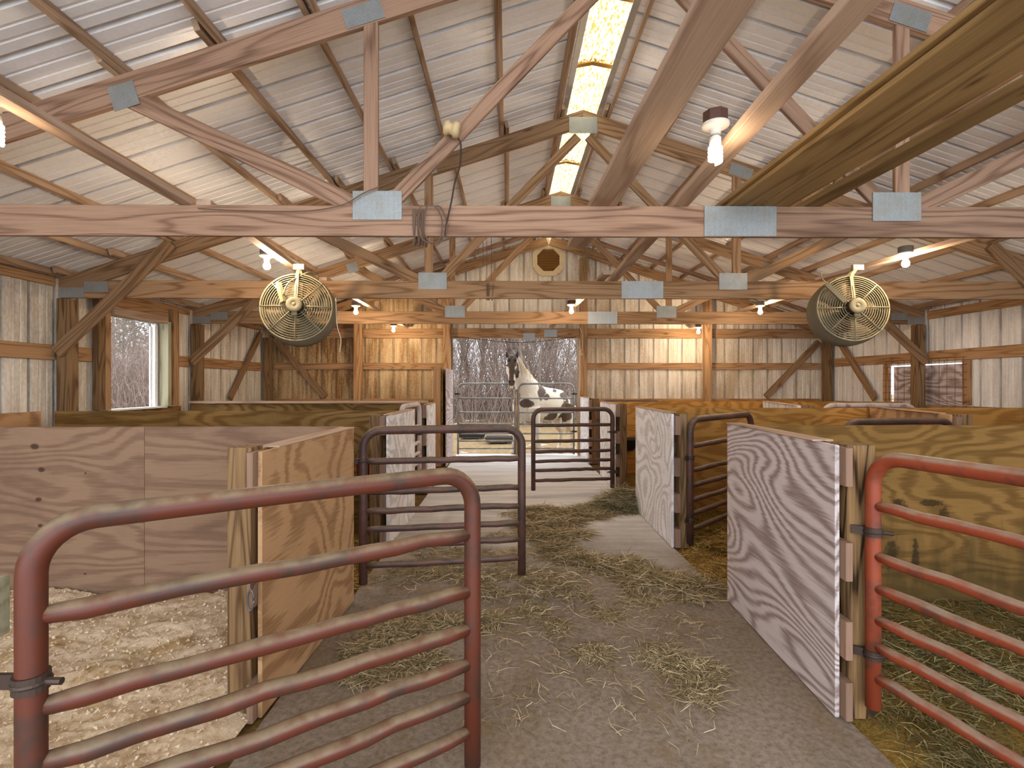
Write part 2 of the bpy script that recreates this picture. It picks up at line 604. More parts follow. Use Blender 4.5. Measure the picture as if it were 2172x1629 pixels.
def board(name, a, b, t, w, mat, parent=None, up=(0, 0, 1)):
    """board from a to b on its centre line; w measured along 'up', t across"""
    m, L = frame_x(a, b, up)
    vs, fs = board_mesh(name, L, t, w, mat)
    return obj(name, vs, fs, mat, parent, m)


def panel(name, a, b, z0, z1, t, mat, parent=None, gap=0.0):
    """upright sheet from a to b (xy), between z0 and z1"""
    a, b = V((a[0], a[1], (z0 + z1) / 2)), V((b[0], b[1], (z0 + z1) / 2))
    return board(name, a, b, t, z1 - z0, mat, parent)


def post(name, x, y, z0, z1, sx, sy, mat, parent=None, lean=0.0):
    """upright post, local x along its height"""
    return board(name, (x, y, z0), (x + lean, y, z1), sy, sx, mat, parent, up=(1, 0, 0))


# ------------------------------------------------------------------ dimensions
XL, XR, XC = -5.12, 6.82, 0.85
HALF = 5.89
SLOPE = 0.325
APEX = 4.61
YB = 10.82
TY = {1: 3.36, 2: 5.80, 3: 8.24}
CH_LO, CH_HI = 2.475, 2.675


def chord_top(x):
    return APEX - SLOPE * abs(x - XC)


PUR_H = 0.086
ROOF0 = -2.4      # near end left open behind the camera, unseen, to let sky light in
Y_END = YB + 0.25

# ------------------------------------------------------------------ roof + walls
PROFILE = [(0.0, 0.0), (0.012, 0.02), (0.036, 0.02), (0.048, 0.0), (0.13, 0.0), (0.136, 0.005), (0.15, 0.005),
           (0.156, 0.0), (0.215, 0.0), (0.221, 0.005), (0.235, 0.005), (0.241, 0.0)]
PITCH = 0.305


def profile_pts(a, b):
    out = []
    k = math.floor(a / PITCH)
    while k * PITCH <= b:
        for u, h in PROFILE:
            p = k * PITCH + u
            if a < p < b:
                out.append((p, h))
        k += 1
    return [(a, 0.0)] + out + [(b, 0.0)]


def build_roof():
    g = G()
    pts = profile_pts(ROOF0, Y_END)
    cs = 1 / math.sqrt(1 + SLOPE ** 2)
    for sgn in (-1, 1):
        vs, fs = [], []
        for y, h in pts:
            for off in (0.2, HALF + 0.35):
                vs.append(V((XC + sgn * (off + h * SLOPE * cs), y, APEX + PUR_H - SLOPE * off + 0.006 + h * cs)))
        for i in range(len(pts) - 1):
            f = (2 * i, 2 * i + 1, 2 * i + 3, 2 * i + 2)
            fs.append(f if sgn < 0 else tuple(reversed(f)))
        g.add(vs, fs)
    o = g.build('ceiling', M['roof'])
    tag(o, 'white ribbed steel roof sheeting seen from below', 'roof', kind='structure')


def wall_sheet(name, axis, fixed, out, a, b, zfun, holes, mat, label):
    """ribbed upright sheet; axis 'x' or 'y' is the run; holes: (lo, hi, z0, z1)"""
    g = G()
    cuts = sorted({a, b} | {h[0] for h in holes} | {h[1] for h in holes})
    for c0, c1 in zip(cuts[:-1], cuts[1:]):
        hs = [h for h in holes if h[0] <= c0 + 1e-6 and h[1] >= c1 - 1e-6]
        pts = profile_pts(c0, c1)
        spans = [(0.0, None)]
        if hs:
            spans = [(0.0, hs[0][2]), (hs[0][3], None)]
        for z0, z1 in spans:
            if z1 is not None and z1 - z0 < 1e-3:
                continue
            vs, fs = [], []
            for p, h in pts:
                d = fixed + out * h
                for z in (z0, z1 if z1 is not None else zfun(p)):
                    vs.append((p, d, z) if axis == 'x' else (d, p, z))
            for i in range(len(pts) - 1):
                fs.append((2 * i, 2 * i + 2, 2 * i + 3, 2 * i + 1))
            g.add(vs, fs)
    o = g.build(name, mat)
    tag(o, label, 'wall', kind='structure')
    return o


roof_z = lambda x: APEX + PUR_H - SLOPE * abs(x - XC)
DOOR = (-1.16, 1.47, 0.0, 2.47)
build_roof()
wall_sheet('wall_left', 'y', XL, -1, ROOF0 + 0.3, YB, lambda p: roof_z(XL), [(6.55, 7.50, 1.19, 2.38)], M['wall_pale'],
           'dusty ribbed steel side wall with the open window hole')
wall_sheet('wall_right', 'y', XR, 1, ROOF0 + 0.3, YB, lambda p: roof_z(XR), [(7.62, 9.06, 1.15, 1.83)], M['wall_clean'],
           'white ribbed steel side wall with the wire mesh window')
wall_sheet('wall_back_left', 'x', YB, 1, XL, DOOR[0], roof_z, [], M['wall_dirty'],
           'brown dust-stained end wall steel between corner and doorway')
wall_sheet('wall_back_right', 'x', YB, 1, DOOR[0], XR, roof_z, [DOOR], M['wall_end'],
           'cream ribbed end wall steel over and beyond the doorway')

# floors
g = G()
g.box((-1.10, -3, -0.12), (1.53, YB + 0.25, 0.0))
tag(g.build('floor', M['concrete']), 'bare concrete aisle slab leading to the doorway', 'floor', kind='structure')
g = G()
g.box((XL, -3, -0.14), (-1.102, YB, -0.012))
tag(g.build('floor_stalls_left', M['stall_floor']), 'trodden earth floor of the stalls on the open window side', 'floor', kind='structure')
g = G()
g.box((1.532, -3, -0.14), (XR, YB, -0.012))
tag(g.build('floor_stalls_right', M['stall_hay']), 'hay-littered earth floor of the stalls on the mesh window side', 'floor', kind='structure')


def ground_z(x, y):
    s = min(1.0, max(0.0, (y - 11.2) / 1.2))
    z = -0.06 - 0.15 * s
    return z + 0.05 * mnoise.noise(V((x * 0.35, y * 0.35, 0.3))) * s


def build_ground():
    vs, fs = [], []
    xs = [-90 + i * 3.0 for i in range(25)] + [-16 + i * 0.8 for i in range(45)] + [21 + i * 4 for i in range(14)]
    ys = [-12, -6, 0, 5, 9.0, 10.0, 10.6, 11.07, 11.3, 11.6, 12, 12.4, 13, 14, 15.5, 17, 19, 21, 24, 28, 33, 40, 50, 65, 85]
    for y in ys:
        for x in xs:
            inside = XL - 0.3 < x < XR + 0.3 and y < 11.07
            vs.append((x, y, -0.2 if inside else ground_z(x, y) if y > 11 else -0.2))
    nx = len(xs)
    for j in range(len(ys) - 1):
        for i in range(nx - 1):
            a = j * nx + i
            fs.append((a, a + 1, a + 1 + nx, a + nx))
    o = obj('ground_outside', vs, fs, M['outdoor'], smooth=True)
    tag(o, 'leaf-littered bare earth with patches of snow outside', 'ground', kind='structure')


build_ground()


# ------------------------------------------------------------------ trusses
def plate(parent, x, z, w, h, y, name='nail_plate', rot=0.0, yoff=-0.0235):
    g = G()
    g.box((-w / 2, -0.0015, -h / 2), (w / 2, 0.0015, h / 2))
    m = Matrix.Translation((x, y + yoff, z)) @ Matrix.Rotation(rot, 4, 'Y')
    return g.build(name, M['plate'], parent, m)


def truss(y, label, tm):
    t = thing('roof_truss', label, 'truss', (XC, y, CH_LO), group='roof trusses', kind='thing')
    th = 0.038
    x0, x1 = XC - HALF, XC + HALF
    zc = (CH_LO + CH_HI) / 2
    board('bottom_chord', (x0 + 0.003, y, zc), (XC + 0.67, y, zc), th - 0.003, CH_HI - CH_LO, tm, t)
    board('bottom_chord', (XC + 0.672, y, zc), (x1 - 0.003, y, zc), th - 0.003, CH_HI - CH_LO, tm, t)
    cw = 0.178
    k = math.sqrt(1 + SLOPE ** 2)
    nz, nx = 1 / k, SLOPE / k
    for s in (-1, 1):
        a = V((XC + s * 0.0, y, APEX - cw / 2 * k))
        b = V((XC + s * (HALF), y, APEX - SLOPE * HALF - cw / 2 * k))
        # mitred chord: plain prism with vertical cuts
        g = G()
        L = (b - a).length
        xa, xb = (a.x, b.x)
        vs = []
        for (px, top) in ((xa, APEX), (xb, APEX - SLOPE * HALF)):
            for dy in (-th / 2, th / 2):
                vs += [V((px, y + dy, top - cw * k)), V((px, y + dy, top))]
        fr, _ = frame_x(a if s > 0 else b, b if s > 0 else a)
        inv = fr.inverted()
        g.add([inv @ v for v in vs], [(0, 1, 3, 2), (4, 6, 7, 5), (0, 4, 5, 1), (2, 3, 7, 6), (0, 2, 6, 4), (1, 5, 7, 3)])
        g.build('top_chord', tm, t, fr)
        # webs
        px = XC + s * 1.72
        jx = XC + s * 3.34
        jz = APEX - SLOPE * 3.34 - cw * 0.8
        board('web', (XC + s * 1.80, y + 0.001, CH_HI - 0.02), (jx, y + 0.001, jz), th - 0.004, 0.118, tm, t)
        board('web', (XC + s * 1.745, y, CH_HI - 0.01), (XC + s * 1.745, y, APEX - SLOPE * 1.745 - cw * 0.75), th - 0.004, 0.094, tm, t, up=(1, 0, 0))
        board('web', (XC + s * 1.66, y - 0.001, CH_HI - 0.03), (XC + s * 0.06, y - 0.001, APEX - cw - 0.12), th - 0.004, 0.098, tm, t)
        # plates
        plate(t, XC + s * 1.70, 2.672, 0.32, 0.187, y)
        plate(t, jx + s * 0.0, APEX - SLOPE * 3.34 - cw * 0.83, 0.17, 0.16, y, rot=s * 0.31)
        plate(t, XC + s * 1.79, APEX - SLOPE * 1.79 - cw * 0.62, 0.26, 0.13, y, rot=s * math.atan(SLOPE))
        plate(t, XC + s * (HALF - 0.145), 2.535, 0.285, 0.115, y)
        plate(t, XC + s * (HALF - 0.425), 2.60, 0.27, 0.12, y, yoff=-0.0262)
    plate(t, XC, APEX - 0.175, 0.32, 0.185, y)
    plate(t, XC + 0.67, zc, 0.474, 0.196, y)
    return t


truss(TY[1], 'roof truss with a coil of wire looped over its bottom chord, first in the row', M['truss'])
truss(TY[2], 'roof truss directly behind the two hanging fans, second in the row', M['truss_warm_lit'])
truss(TY[3], 'roof truss closest to the end wall, third in the row', M['truss_warm_lit'])

# gable rafters on the end wall and a light rafter pair just in front
k_ = math.sqrt(1 + SLOPE ** 2)
for s, side in ((-1, 'open window'), (1, 'mesh window')):
    yy = YB - 0.14
    a = (XC + s * 0.034, yy, APEX - 0.095 * k_ - 0.011)
    b = (XC + s * (HALF - 0.06), yy, APEX - 0.095 * k_ - SLOPE * (HALF - 0.06))
    o = board('gable_rafter', a, b, 0.038, 0.18, M['timber'])
    tag(o, 'gable rafter against the end wall, slope on the ' + side + ' side', 'rafter', 'gable rafters', kind='thing')
    yy = 9.97
    a = (XC + s * 0.27, yy, APEX - 0.05 - SLOPE * 0.27)
    b = (XC + s * (HALF - 0.1), yy, APEX - 0.05 - SLOPE * (HALF - 0.1))
    o = board('roof_brace', a, b, 0.038, 0.085, M['truss'])
    tag(o, 'thin roof brace under the purlins before the end wall, ' + side + ' side', 'brace', 'thin roof braces', kind='thing')

# ------------------------------------------------------------------ purlins
ORD = ['ridge', 'first', 'second', 'third', 'fourth', 'fifth', 'sixth', 'seventh', 'eighth', 'eave']
OFFS = [0.27, 0.90, 1.52, 2.14, 2.76, 3.38, 4.0, 4.62, 5.24, 5.845]
BAYS = [(ROOF0 + 0.05, TY[1], 'before the first truss'), (TY[1], TY[2], 'between first and second trusses'),
        (TY[2], TY[3], 'between second and third trusses'), (TY[3], YB - 0.03, 'between third truss and end wall')]
for s, side in ((-1, 'open window'), (1, 'mesh window')):
    for n, off in enumerate(OFFS):
        for b, (y0, y1, where) in enumerate(BAYS):
            lap = 0.16
            jog = (0.027 if b % 2 else -0.027)
            oo = off + jog + rnd.uniform(-0.008, 0.008)
            z = APEX - SLOPE * oo + PUR_H / 2 + 0.0015
            x = XC + s * oo
            a = (x, y0 - (lap if b else 0), z)
            bb = (x, y1 + (lap if b < 3 else -0.0), z)
            o = board('purlin', a, bb, 0.037, PUR_H - 0.003, M['purlin'], up=(s * SLOPE, 0, 1))
            what = 'ridge purlin beside the skylight' if n == 0 else 'eave purlin along the wall top' if n == 9 else ORD[n] + ' purlin below the ridge purlin'
            tag(o, what + ', ' + side + ' slope, ' + where, 'purlin', 'roof purlins', kind='thing')

# ------------------------------------------------------------------ ridge skylight
sk = thing('ridge_skylight', 'yellowed translucent skylight strip along the roof ridge', 'skylight', (XC, 5.0, APEX + 0.1), kind='thing')
seams = [ROOF0, 2.2, 4.25, 5.15, 7.45, 9.2, Y_END]
for y0, y1 in zip(seams[:-1], seams[1:]):
    g = G()
    nx_, ny_ = 22, max(4, int((y1 - y0) / 0.12))
    vs, fs = [], []
    for j in range(ny_ + 1):
        y = y0 - 0.04 + (y1 - y0 + 0.06) * j / ny_
        for i in range(nx_ + 1):
            u = -1 + 2 * i / nx_
            x = u * 0.235
            z = APEX + PUR_H + 0.075 - 0.065 * abs(u) ** 1.3 + 0.008 * math.cos(u * 16) + 0.004 * mnoise.noise(V((x * 9, y * 5, 0)))
            z -= 0.006 * (j / ny_)
            vs.append((XC + x, y, z))
    for j in range(ny_):
        for i in range(nx_):
            a = j * (nx_ + 1) + i
            fs.append((a, a + 1, a + nx_ + 2, a + nx_ + 1))
    obj('skylight_panel', vs, fs, M['skylight'], sk, Matrix.Identity(4), smooth=True)
for y in seams[1:-1]:
    g = G()
    for s in (-1, 1):
        m, L = frame_x((XC, y, APEX + PUR_H + 0.045), (XC + s * 0.235, y, APEX + PUR_H + 0.0))
        g.box((-L / 2, -0.028, -0.004), (L / 2, 0.028, 0.004), m)
    g.build('seam_strip', plain('stained_seam', 'a8772c', 0.7) if 'seam' not in M else M['seam'], sk, Matrix.Identity(4))
for s in (-1, 1):
    g = G()
    g.box((XC + s * 0.2 - 0.028, ROOF0, APEX + PUR_H - 0.075), (XC + s * 0.2 + 0.028, YB - 0.02, APEX + PUR_H - 0.066))
    g.build('flashing', M['flash'], sk, Matrix.Identity(4))

# ------------------------------------------------------------------ posts, girts, braces
def wpost(label, x, y, z1, sx=0.135, sy=0.14, mat=None, name='post', z0=-0.012):
    o = post(name, x, y, z0 + 0.0, z1, sx, sy, mat or M['post'])
    tag(o, label, 'post', 'barn posts', kind='thing')
    return o


zt = CH_LO - 0.003
wpost('square wall post under the second truss at the open window wall', -5.005, TY[2] + 0.06, zt)
wpost('square wall post under the third truss at the open window wall', -5.005, TY[3] + 0.06, zt)
wpost('square wall post under the third truss before the mesh window', 6.69, TY[3] + 0.06, zt)
wpost('square wall post under the second truss at the mesh window wall', 6.69, TY[2] + 0.06, zt)
wpost('square wall post under the first truss at the open window wall', -5.005, TY[1] + 0.06, zt)
wpost('square wall post under the first truss at the mesh window wall', 6.69, TY[1] + 0.06, zt)
YP = YB - 0.045 - 0.07
for x, lab in ((-4.98, 'corner post where the open window wall meets the end wall'),
               (-3.12, 'end wall post between the dusty corner and the doorway'),
               (-1.27, 'doorway jamb post behind the tall plywood wing'),
               (1.57, 'doorway jamb post rising to the gable rafter'),
               (4.17, 'end wall post between doorway and mesh window corner'),
               (6.69, 'corner post where the mesh window wall meets the end wall')):
    wpost(lab, x, YP - 0.03, chord_top(x) - 0.245, 0.15 if abs(x) > 2 else 0.14, 0.135, M['timber'] if abs(x) < 4.5 else M['post'])

# end wall girts
XS = [-4.98, -3.12, -1.27, 1.57, 4.17, 6.69]
SEG = ['between corner post and dusty wall post', 'between dusty wall post and doorway', 'over the doorway',
       'between doorway and first bright wall post', 'between bright wall post and mesh window corner']
for i in range(5):
    a, b = XS[i] + 0.077, XS[i + 1] - 0.077
    for z, h, what in ((2.575, 0.20, 'upper girt'), (1.885, 0.14, 'middle girt'), (1.10, 0.2, 'lower girt')):
        if i == 2 and z < 2.4:
            continue
        o = board('wall_girt', (a, YB - 0.022, z), (b, YB - 0.022, z), 0.038, h, M['timber'])
        if i == 2:
            o.matrix_basis = Matrix.Translation((0, -0.07, 0)) @ o.matrix_basis
            o.name = 'door_header'
            tag(o, 'wide timber header over the doorway with metal plates', 'header', kind='thing')
            g = G()
            for px_, w_, z_ in ((1122, 0.24, 2.50), (1167, 0.27, 2.57)):
                p = at(px_, 706, YB)
                pl = G()
                pl.box((-w_ / 2, -0.0015, -0.075), (w_ / 2, 0.0015, 0.075))
                pl.build('nail_plate', M['plate'], o, Matrix.Translation((p.x, YB - 0.113, z_)))
        else:
            tag(o, what + ' on the end wall ' + SEG[i], 'girt', 'wall girts', kind='thing')
# side wall girts
YS = [ROOF0 + 0.4, TY[1] + 0.06, TY[2] + 0.06, TY[3] + 0.06, YP - 0.03]
for i in range(4):
    wh = ['before the first truss post', 'between first and second truss posts', 'between second and third truss posts', 'between third truss post and corner'][i]
    a, b = YS[i] + 0.08, YS[i + 1] - 0.08
    spans = [(a, b, '')]
    if i == 2:
        spans = [(a, 6.295, None), (7.70, b, None)]
    for y0, y1, ex in spans:
        o = board('wall_girt', (XL + 0.021, y0, 1.865), (XL + 0.021, y1, 1.865), 0.038, 0.165, M['timber'])
        lab = 'middle girt on the open window wall ' + wh if ex == '' else 'short middle girt between second truss post and open window' if y0 == a else 'short middle girt between open window and third truss post'
        tag(o, lab, 'girt', 'wall girts', kind='thing')
    o = board('wall_girt', (XR - 0.021, a, 1.955), (XR - 0.021, b, 1.955), 0.038, 0.165, M['timber'])
    tag(o, 'middle girt on the mesh window wall ' + wh, 'girt', 'wall girts', kind='thing')
    o = board('wall_girt', (XR - 0.021, a, 2.62), (XR - 0.021, b, 2.62), 0.038, 0.13, M['timber'])
    tag(o, 'top girt on the mesh window wall ' + wh, 'girt', 'wall girts', kind='thing')
    o = board('wall_girt', (XL + 0.021, a, 2.66), (XL + 0.021, b, 2.66), 0.038, 0.1, M['timber'])
    tag(o, 'top girt on the open window wall ' + wh, 'girt', 'wall girts', kind='thing')

# knee braces in front of trusses
for i, nm in ((1, 'first'), (2, 'second'), (3, 'third')):
    for s, side in ((-1, 'open window'), (1, 'mesh window')):
        xw = XC + s * (HALF + 0.0)
        yy = TY[i] - 0.045
        a = (xw, yy, 1.86)
        b = (xw - s * 1.28, yy, 3.09)
        o = board('knee_brace', a, b, 0.038, 0.14, M['truss_warm_lit'])
        tag(o, 'diagonal knee brace from the ' + side + ' wall post up to the ' + nm + ' truss', 'brace', 'knee braces', kind='thing')
# flat diagonal braces in the far corners
for a, b, up, lab in (
        ((XL + 0.062, 9.36, 1.245), (XL + 0.062, 10.52, 2.55), (0, 0, 1), 'diagonal brace on the open window wall near the corner'),
        ((-4.84, YB - 0.065, 2.4), (-3.83, YB - 0.065, 1.235), (0, 0, 1), 'diagonal brace on the dusty end wall'),
        ((6.57, YB - 0.065, 2.4), (5.44, YB - 0.065, 1.235), (0, 0, 1), 'diagonal brace on the bright end wall beside the corner post'),
        ((XR - 0.062, 10.5, 2.5), (XR - 0.062, 9.38, 1.235), (0, 0, 1), 'diagonal brace on the mesh window wall near the corner')):
    o = board('wall_brace', a, b, 0.036, 0.135, M['truss_warm_lit'], up=up)
    tag(o, lab, 'brace', 'wall braces', kind='thing')

# ------------------------------------------------------------------ open window (side wall) and its studs
win = thing('window_1', 'open window hole in the side wall, white vinyl jamb', 'window', (XL, 7.0, 1.19), kind='structure')
g = G()
g.box((XL - 0.03, 7.44, 1.19), (XL + 0.02, 7.498, 2.36))
g.box((XL - 0.05, 7.415, 1.19), (XL - 0.03, 7.45, 2.34))
g.build('window_frame', M['vinyl'], win, Matrix.Identity(4))
g = G()
g.box((XL + 0.0, 6.50, 1.165), (XL + 0.12, 7.56, 1.188))
g.build('window_sill', M['vinyl'], win, Matrix.Identity(4))
for nm, lab, x, y, sx, sy, m, z1 in (
        ('window_stud', 'dark shade-toned front piece of the stud before the open window', -5.04, 6.345, 0.085, 0.085, M['post'], 2.62),  # shaded front of a single stud, shade carried by darker wood
        ('window_stud', 'reddish lit-toned rear piece of that stud at the near window edge', -5.035, 6.44, 0.09, 0.085, M['timber'], 2.5),  # lit side of the same stud, light carried by paler wood
        ('window_stud', 'pale treated stud at the far edge of the open window', -5.03, 7.56, 0.13, 0.075, M['greenwood'], 2.42),
        ('window_stud', 'brown stud beyond the open window', -5.025, 7.70, 0.14, 0.12, M['timber'], 2.62)):
    o = post(nm, x, y, 1.19, z1, sx, sy, m)
    tag(o, lab, 'stud', 'open window studs', kind='thing')
o = board('window_header', (-5.02, 6.49, 2.44), (-5.02, 7.52, 2.44), 0.12, 0.095, M['batten'])
tag(o, 'lower header board over the open window', 'header', 'open window headers', kind='thing')
o = board('window_header', (-5.05, 6.36, 2.56), (-5.05, 7.62, 2.56), 0.045, 0.12, M['timber'])
tag(o, 'upper header board over the open window', 'header', 'open window headers', kind='thing')

# mesh window on the other side wall
win = thing('window_2', 'window hole boarded with plywood behind square wire mesh', 'window', (XR, 8.3, 1.15), kind='structure')
o = board('shutter_board', (XR + 0.045, 7.655, 1.475), (XR + 0.045, 9.045, 1.468), 0.018, 0.69, M['ply_grey'], win)
g = G()
for i in range(12):
    y = 7.56 + i * 0.142
    g.tube([(XR - 0.05, y, 1.1), (XR - 0.05, y, 1.92)], 0.0035, 5)
for i in range(8):
    z = 1.13 + i * 0.112
    g.tube([(XR - 0.055, 7.5, z), (XR - 0.055, 9.2, z)], 0.0035, 5)
g.build('wire_mesh', M['mesh_wire'], win, Matrix.Identity(4))
for y, lab in ((7.53, 'short stud at the near edge of the mesh window'), (9.14, 'short stud at the far edge of the mesh window')):
    o = post('window_stud', XR - 0.021, y, 1.2, 1.868, 0.038, 0.13, M['timber'])
    tag(o, lab, 'stud', 'mesh window studs', kind='thing')

# ------------------------------------------------------------------ octagon gable vent
vt = thing('gable_vent', 'octagonal louvered gable vent high on the end wall', 'vent', (XC, YB - 0.01, 4.08), kind='thing')
vp = at(1163, 552, YB - 0.03)
g = G()
R0, R1 = 0.335, 0.235
outer, inner = [], []
for k in range(8):
    a = PI / 8 + k * PI / 4
    inner.append((math.cos(a) * R1 / math.cos(PI / 8), math.sin(a) * R1 / math.cos(PI / 8)))
# notched outer outline: straight sides with small scalloped corners
for k in range(4):
    a = k * PI / 2
    ca, sa = math.cos(a), math.sin(a)
    for (u, v_) in ((R0, -0.15), (R0, 0.15), (R0 - 0.05, 0.2), (R0 - 0.06, 0.235), (0.235, R0 - 0.06)):
        outer.append((u * ca - v_ * sa, u * sa + v_ * ca))
bm = bmesh.new()
ov = [bm.verts.new((x, 0, z)) for x, z in outer]
iv = [bm.verts.new((x, 0, z)) for x, z in inner]
eo = [bm.edges.new((ov[i], ov[(i + 1) % len(ov)])) for i in range(len(ov))]
ei = [bm.edges.new((iv[i], iv[(i + 1) % len(iv)])) for i in range(len(iv))]
res = bmesh.ops.triangle_fill(bm, use_beauty=True, edges=eo + ei)
ext = bmesh.ops.extrude_face_region(bm, geom=list(bm.faces))
for v_ in [e for e in ext['geom'] if isinstance(e, bmesh.types.BMVert)]:
    v_.co.y -= 0.05
bmesh.ops.recalc_face_normals(bm, faces=bm.faces)
me = bpy.data.meshes.new('vent_surround')
bm.to_mesh(me)
bm.free()
me.materials.append(M['vent_frame'])
o = bpy.data.objects.new('vent_surround', me)
COL.objects.link(o)
o.parent = vt
o.matrix_basis = world_of(vt).inverted() @ Matrix.Translation((vp.x, YB - 0.012, vp.z))
for k in range(8):
    z = vp.z - 0.2 + k * 0.056
    hw = min(0.235, 0.235 - max(0, abs(z - vp.z) - 0.1))
    g = G()
    m = Matrix.Translation((vp.x, YB - 0.02, z)) @ Matrix.Rotation(math.radians(40), 4, 'X')
    g.box((-hw, -0.034, -0.004), (hw, 0.03, 0.004), m)
    g.build('louver', M['vent_wood'], vt, Matrix.Identity(4))
g = G()
g.box((vp.x - 0.23, YB - 0.006, vp.z - 0.23), (vp.x + 0.23, YB - 0.001, vp.z + 0.23))
g.build('vent_back', M['vent_wood'], vt, Matrix.Identity(4))

# ------------------------------------------------------------------ boards and battens laid on the chords
ZB = CH_HI + 0.002


def laid(name, label, xa, ya, xb, yb, w, t, mat, cat='board', group=None, dz=0.0):
    o = board(name, (xa, ya, ZB + t / 2 + dz), (xb, yb, ZB + t / 2 + dz), w, t, mat)
    tag(o, label, cat, group, kind='thing')
    return o


laid('plank', 'long weathered plank laid across the first truss, its cut end hanging beyond', 0.70, 0.4, 0.597, 4.38, 0.175, 0.04, M['batten'], 'plank')
laid('lamp_batten', 'long timber batten carrying the spiral bulb over the aisle', 1.06, 0.4, 1.2, 6.0, 0.105, 0.045, M['batten'], 'batten', 'lamp battens')
laid('lamp_batten', 'flat batten from the second truss to the end wall above the aisle', 1.06, 5.45, 0.90, YB - 0.2, 0.092, 0.04, M['batten'], 'batten', 'lamp battens')
laid('lamp_batten', 'near batten with spiral bulb on the open window side', -2.08, 0.4, -2.10, 3.355, 0.09, 0.04, M['batten'], 'batten', 'lamp battens')
laid('lamp_batten', 'pale batten that holds the fan on the open window side', -1.99, 3.362, -2.225, 5.79, 0.09, 0.04, M['batten'], 'batten', 'lamp battens')
laid('lamp_batten', 'far batten with two bulbs on the open window side', -2.09, 5.8, -2.11, YB - 0.2, 0.085, 0.04, M['batten'], 'batten', 'lamp battens')
laid('lamp_batten', 'lit batten that holds the fan on the mesh window side', 3.84, 3.25, 3.53, 5.79, 0.09, 0.04, M['batten'], 'batten', 'lamp battens')
laid('lamp_batten', 'far batten with two bulbs on the mesh window side', 3.77, 5.8, 3.80, YB - 0.2, 0.085, 0.04, M['batten'], 'batten', 'lamp battens')
laid('plank', 'broad dark plank in the rafters, lower of the layered pair', 1.66, 0.4, 1.53, 3.75, 0.2, 0.026, M['plank'], 'plank', 'planks stored on the trusses')
laid('plank', 'plank lying on top of the broad dark one in the rafters', 1.63, 0.45, 1.505, 3.7, 0.2, 0.026, M['plank'], 'plank', 'planks stored on the trusses', dz=0.028)
laid('plank', 'reddish plank beside the layered pair in the rafters', 1.885, 0.4, 1.745, 3.75, 0.195, 0.036, M['plank'], 'plank', 'planks stored on the trusses')
laid('plank', 'narrow plank lying apart beyond the reddish one in the rafters', 2.15, 0.4, 1.985, 3.7, 0.12, 0.038, M['plank'], 'plank', 'planks stored on the trusses')


# ------------------------------------------------------------------ lamps
def lamp(x, y, label, kind, zb=ZB, dark=False):
    """porcelain lampholder on a round box under / beside a batten"""
    t = thing('lamp_holder', label, 'lamp', (x, y, zb - 0.02), group='bare bulb lamps', kind='thing')
    g = G()
    n = 8 if kind == 'cfl' else 16
    g.lathe([(0.01, 0.055), (0.056, 0.055), (0.059, 0.05), (0.059, 0.004), (0.056, 0.0), (0.01, 0.0)][::-1], n)
    g.build('junction_box', M['box'] if dark else M['box_grey'], t, smooth=False)
    g = G()
    g.lathe([(0.02, -0.052), (0.024, -0.05), (0.026, -0.03), (0.036, -0.022), (0.062, -0.012), (0.064, -0.001), (0.01, -0.001)], 20)
    g.build('porcelain_holder', M['ceramic'], t, smooth=True)
    g = G()
    if kind == 'cfl':
        g.lathe([(0.012, -0.056), (0.018, -0.058), (0.026, -0.066), (0.026, -0.095), (0.02, -0.1), (0.01, -0.101)][::-1], 16)
        gb, g = g, G()
        pts = []
        for i in range(90):
            a = i / 89 * 2 * PI * 4.2
            pts.append((0.026 * math.cos(a), 0.026 * math.sin(a), -0.104 - 0.075 * i / 89))
        g.tube(pts, 0.0075, 7)
        sb = g.build('spiral_bulb', M['cfl'], t, smooth=True)
        gb.build('bulb_base', M['ceramic'], sb, smooth=True)
    else:
        prof = [(0.014, -0.052), (0.016, -0.062), (0.026, -0.08), (0.031, -0.098), (0.029, -0.113), (0.019, -0.126), (0.006, -0.131)]
        g.lathe(prof[::-1], 20)
        g.build('bulb', M['bulb'], t, smooth=True)
    return t


lamp(0.975, 2.40, 'spiral bulb in a dark lampholder beside the aisle batten', 'cfl', dark=True, zb=ZB + 0.075)
lamp(-2.21, 2.22, 'spiral bulb in a dark lampholder before the first truss, open window side', 'cfl', dark=True, zb=ZB + 0.07)
lamp(-2.215, 4.72, 'round bulb in a grey lampholder just before the fan, open window side', 'bulb', zb=ZB + 0.035)
lamp(-2.20, 7.42, 'round bulb between second and third trusses, open window side', 'bulb', zb=ZB - 0.01)
lamp(-2.22, 9.95, 'round bulb before the dusty end wall', 'bulb', zb=ZB - 0.01)
lamp(0.905, 7.3, 'round bulb high over the aisle in front of the doorway', 'bulb', dark=True, zb=ZB - 0.01)
lamp(3.61, 4.62, 'round bulb glowing warmly just before the fan, mesh window side', 'bulb', zb=ZB + 0.045)
lamp(3.64, 7.36, 'round bulb between second and third trusses, mesh window side', 'bulb', zb=ZB - 0.01)
lamp(3.73, 10.0, 'round bulb before the bright end wall', 'bulb', zb=ZB - 0.03)


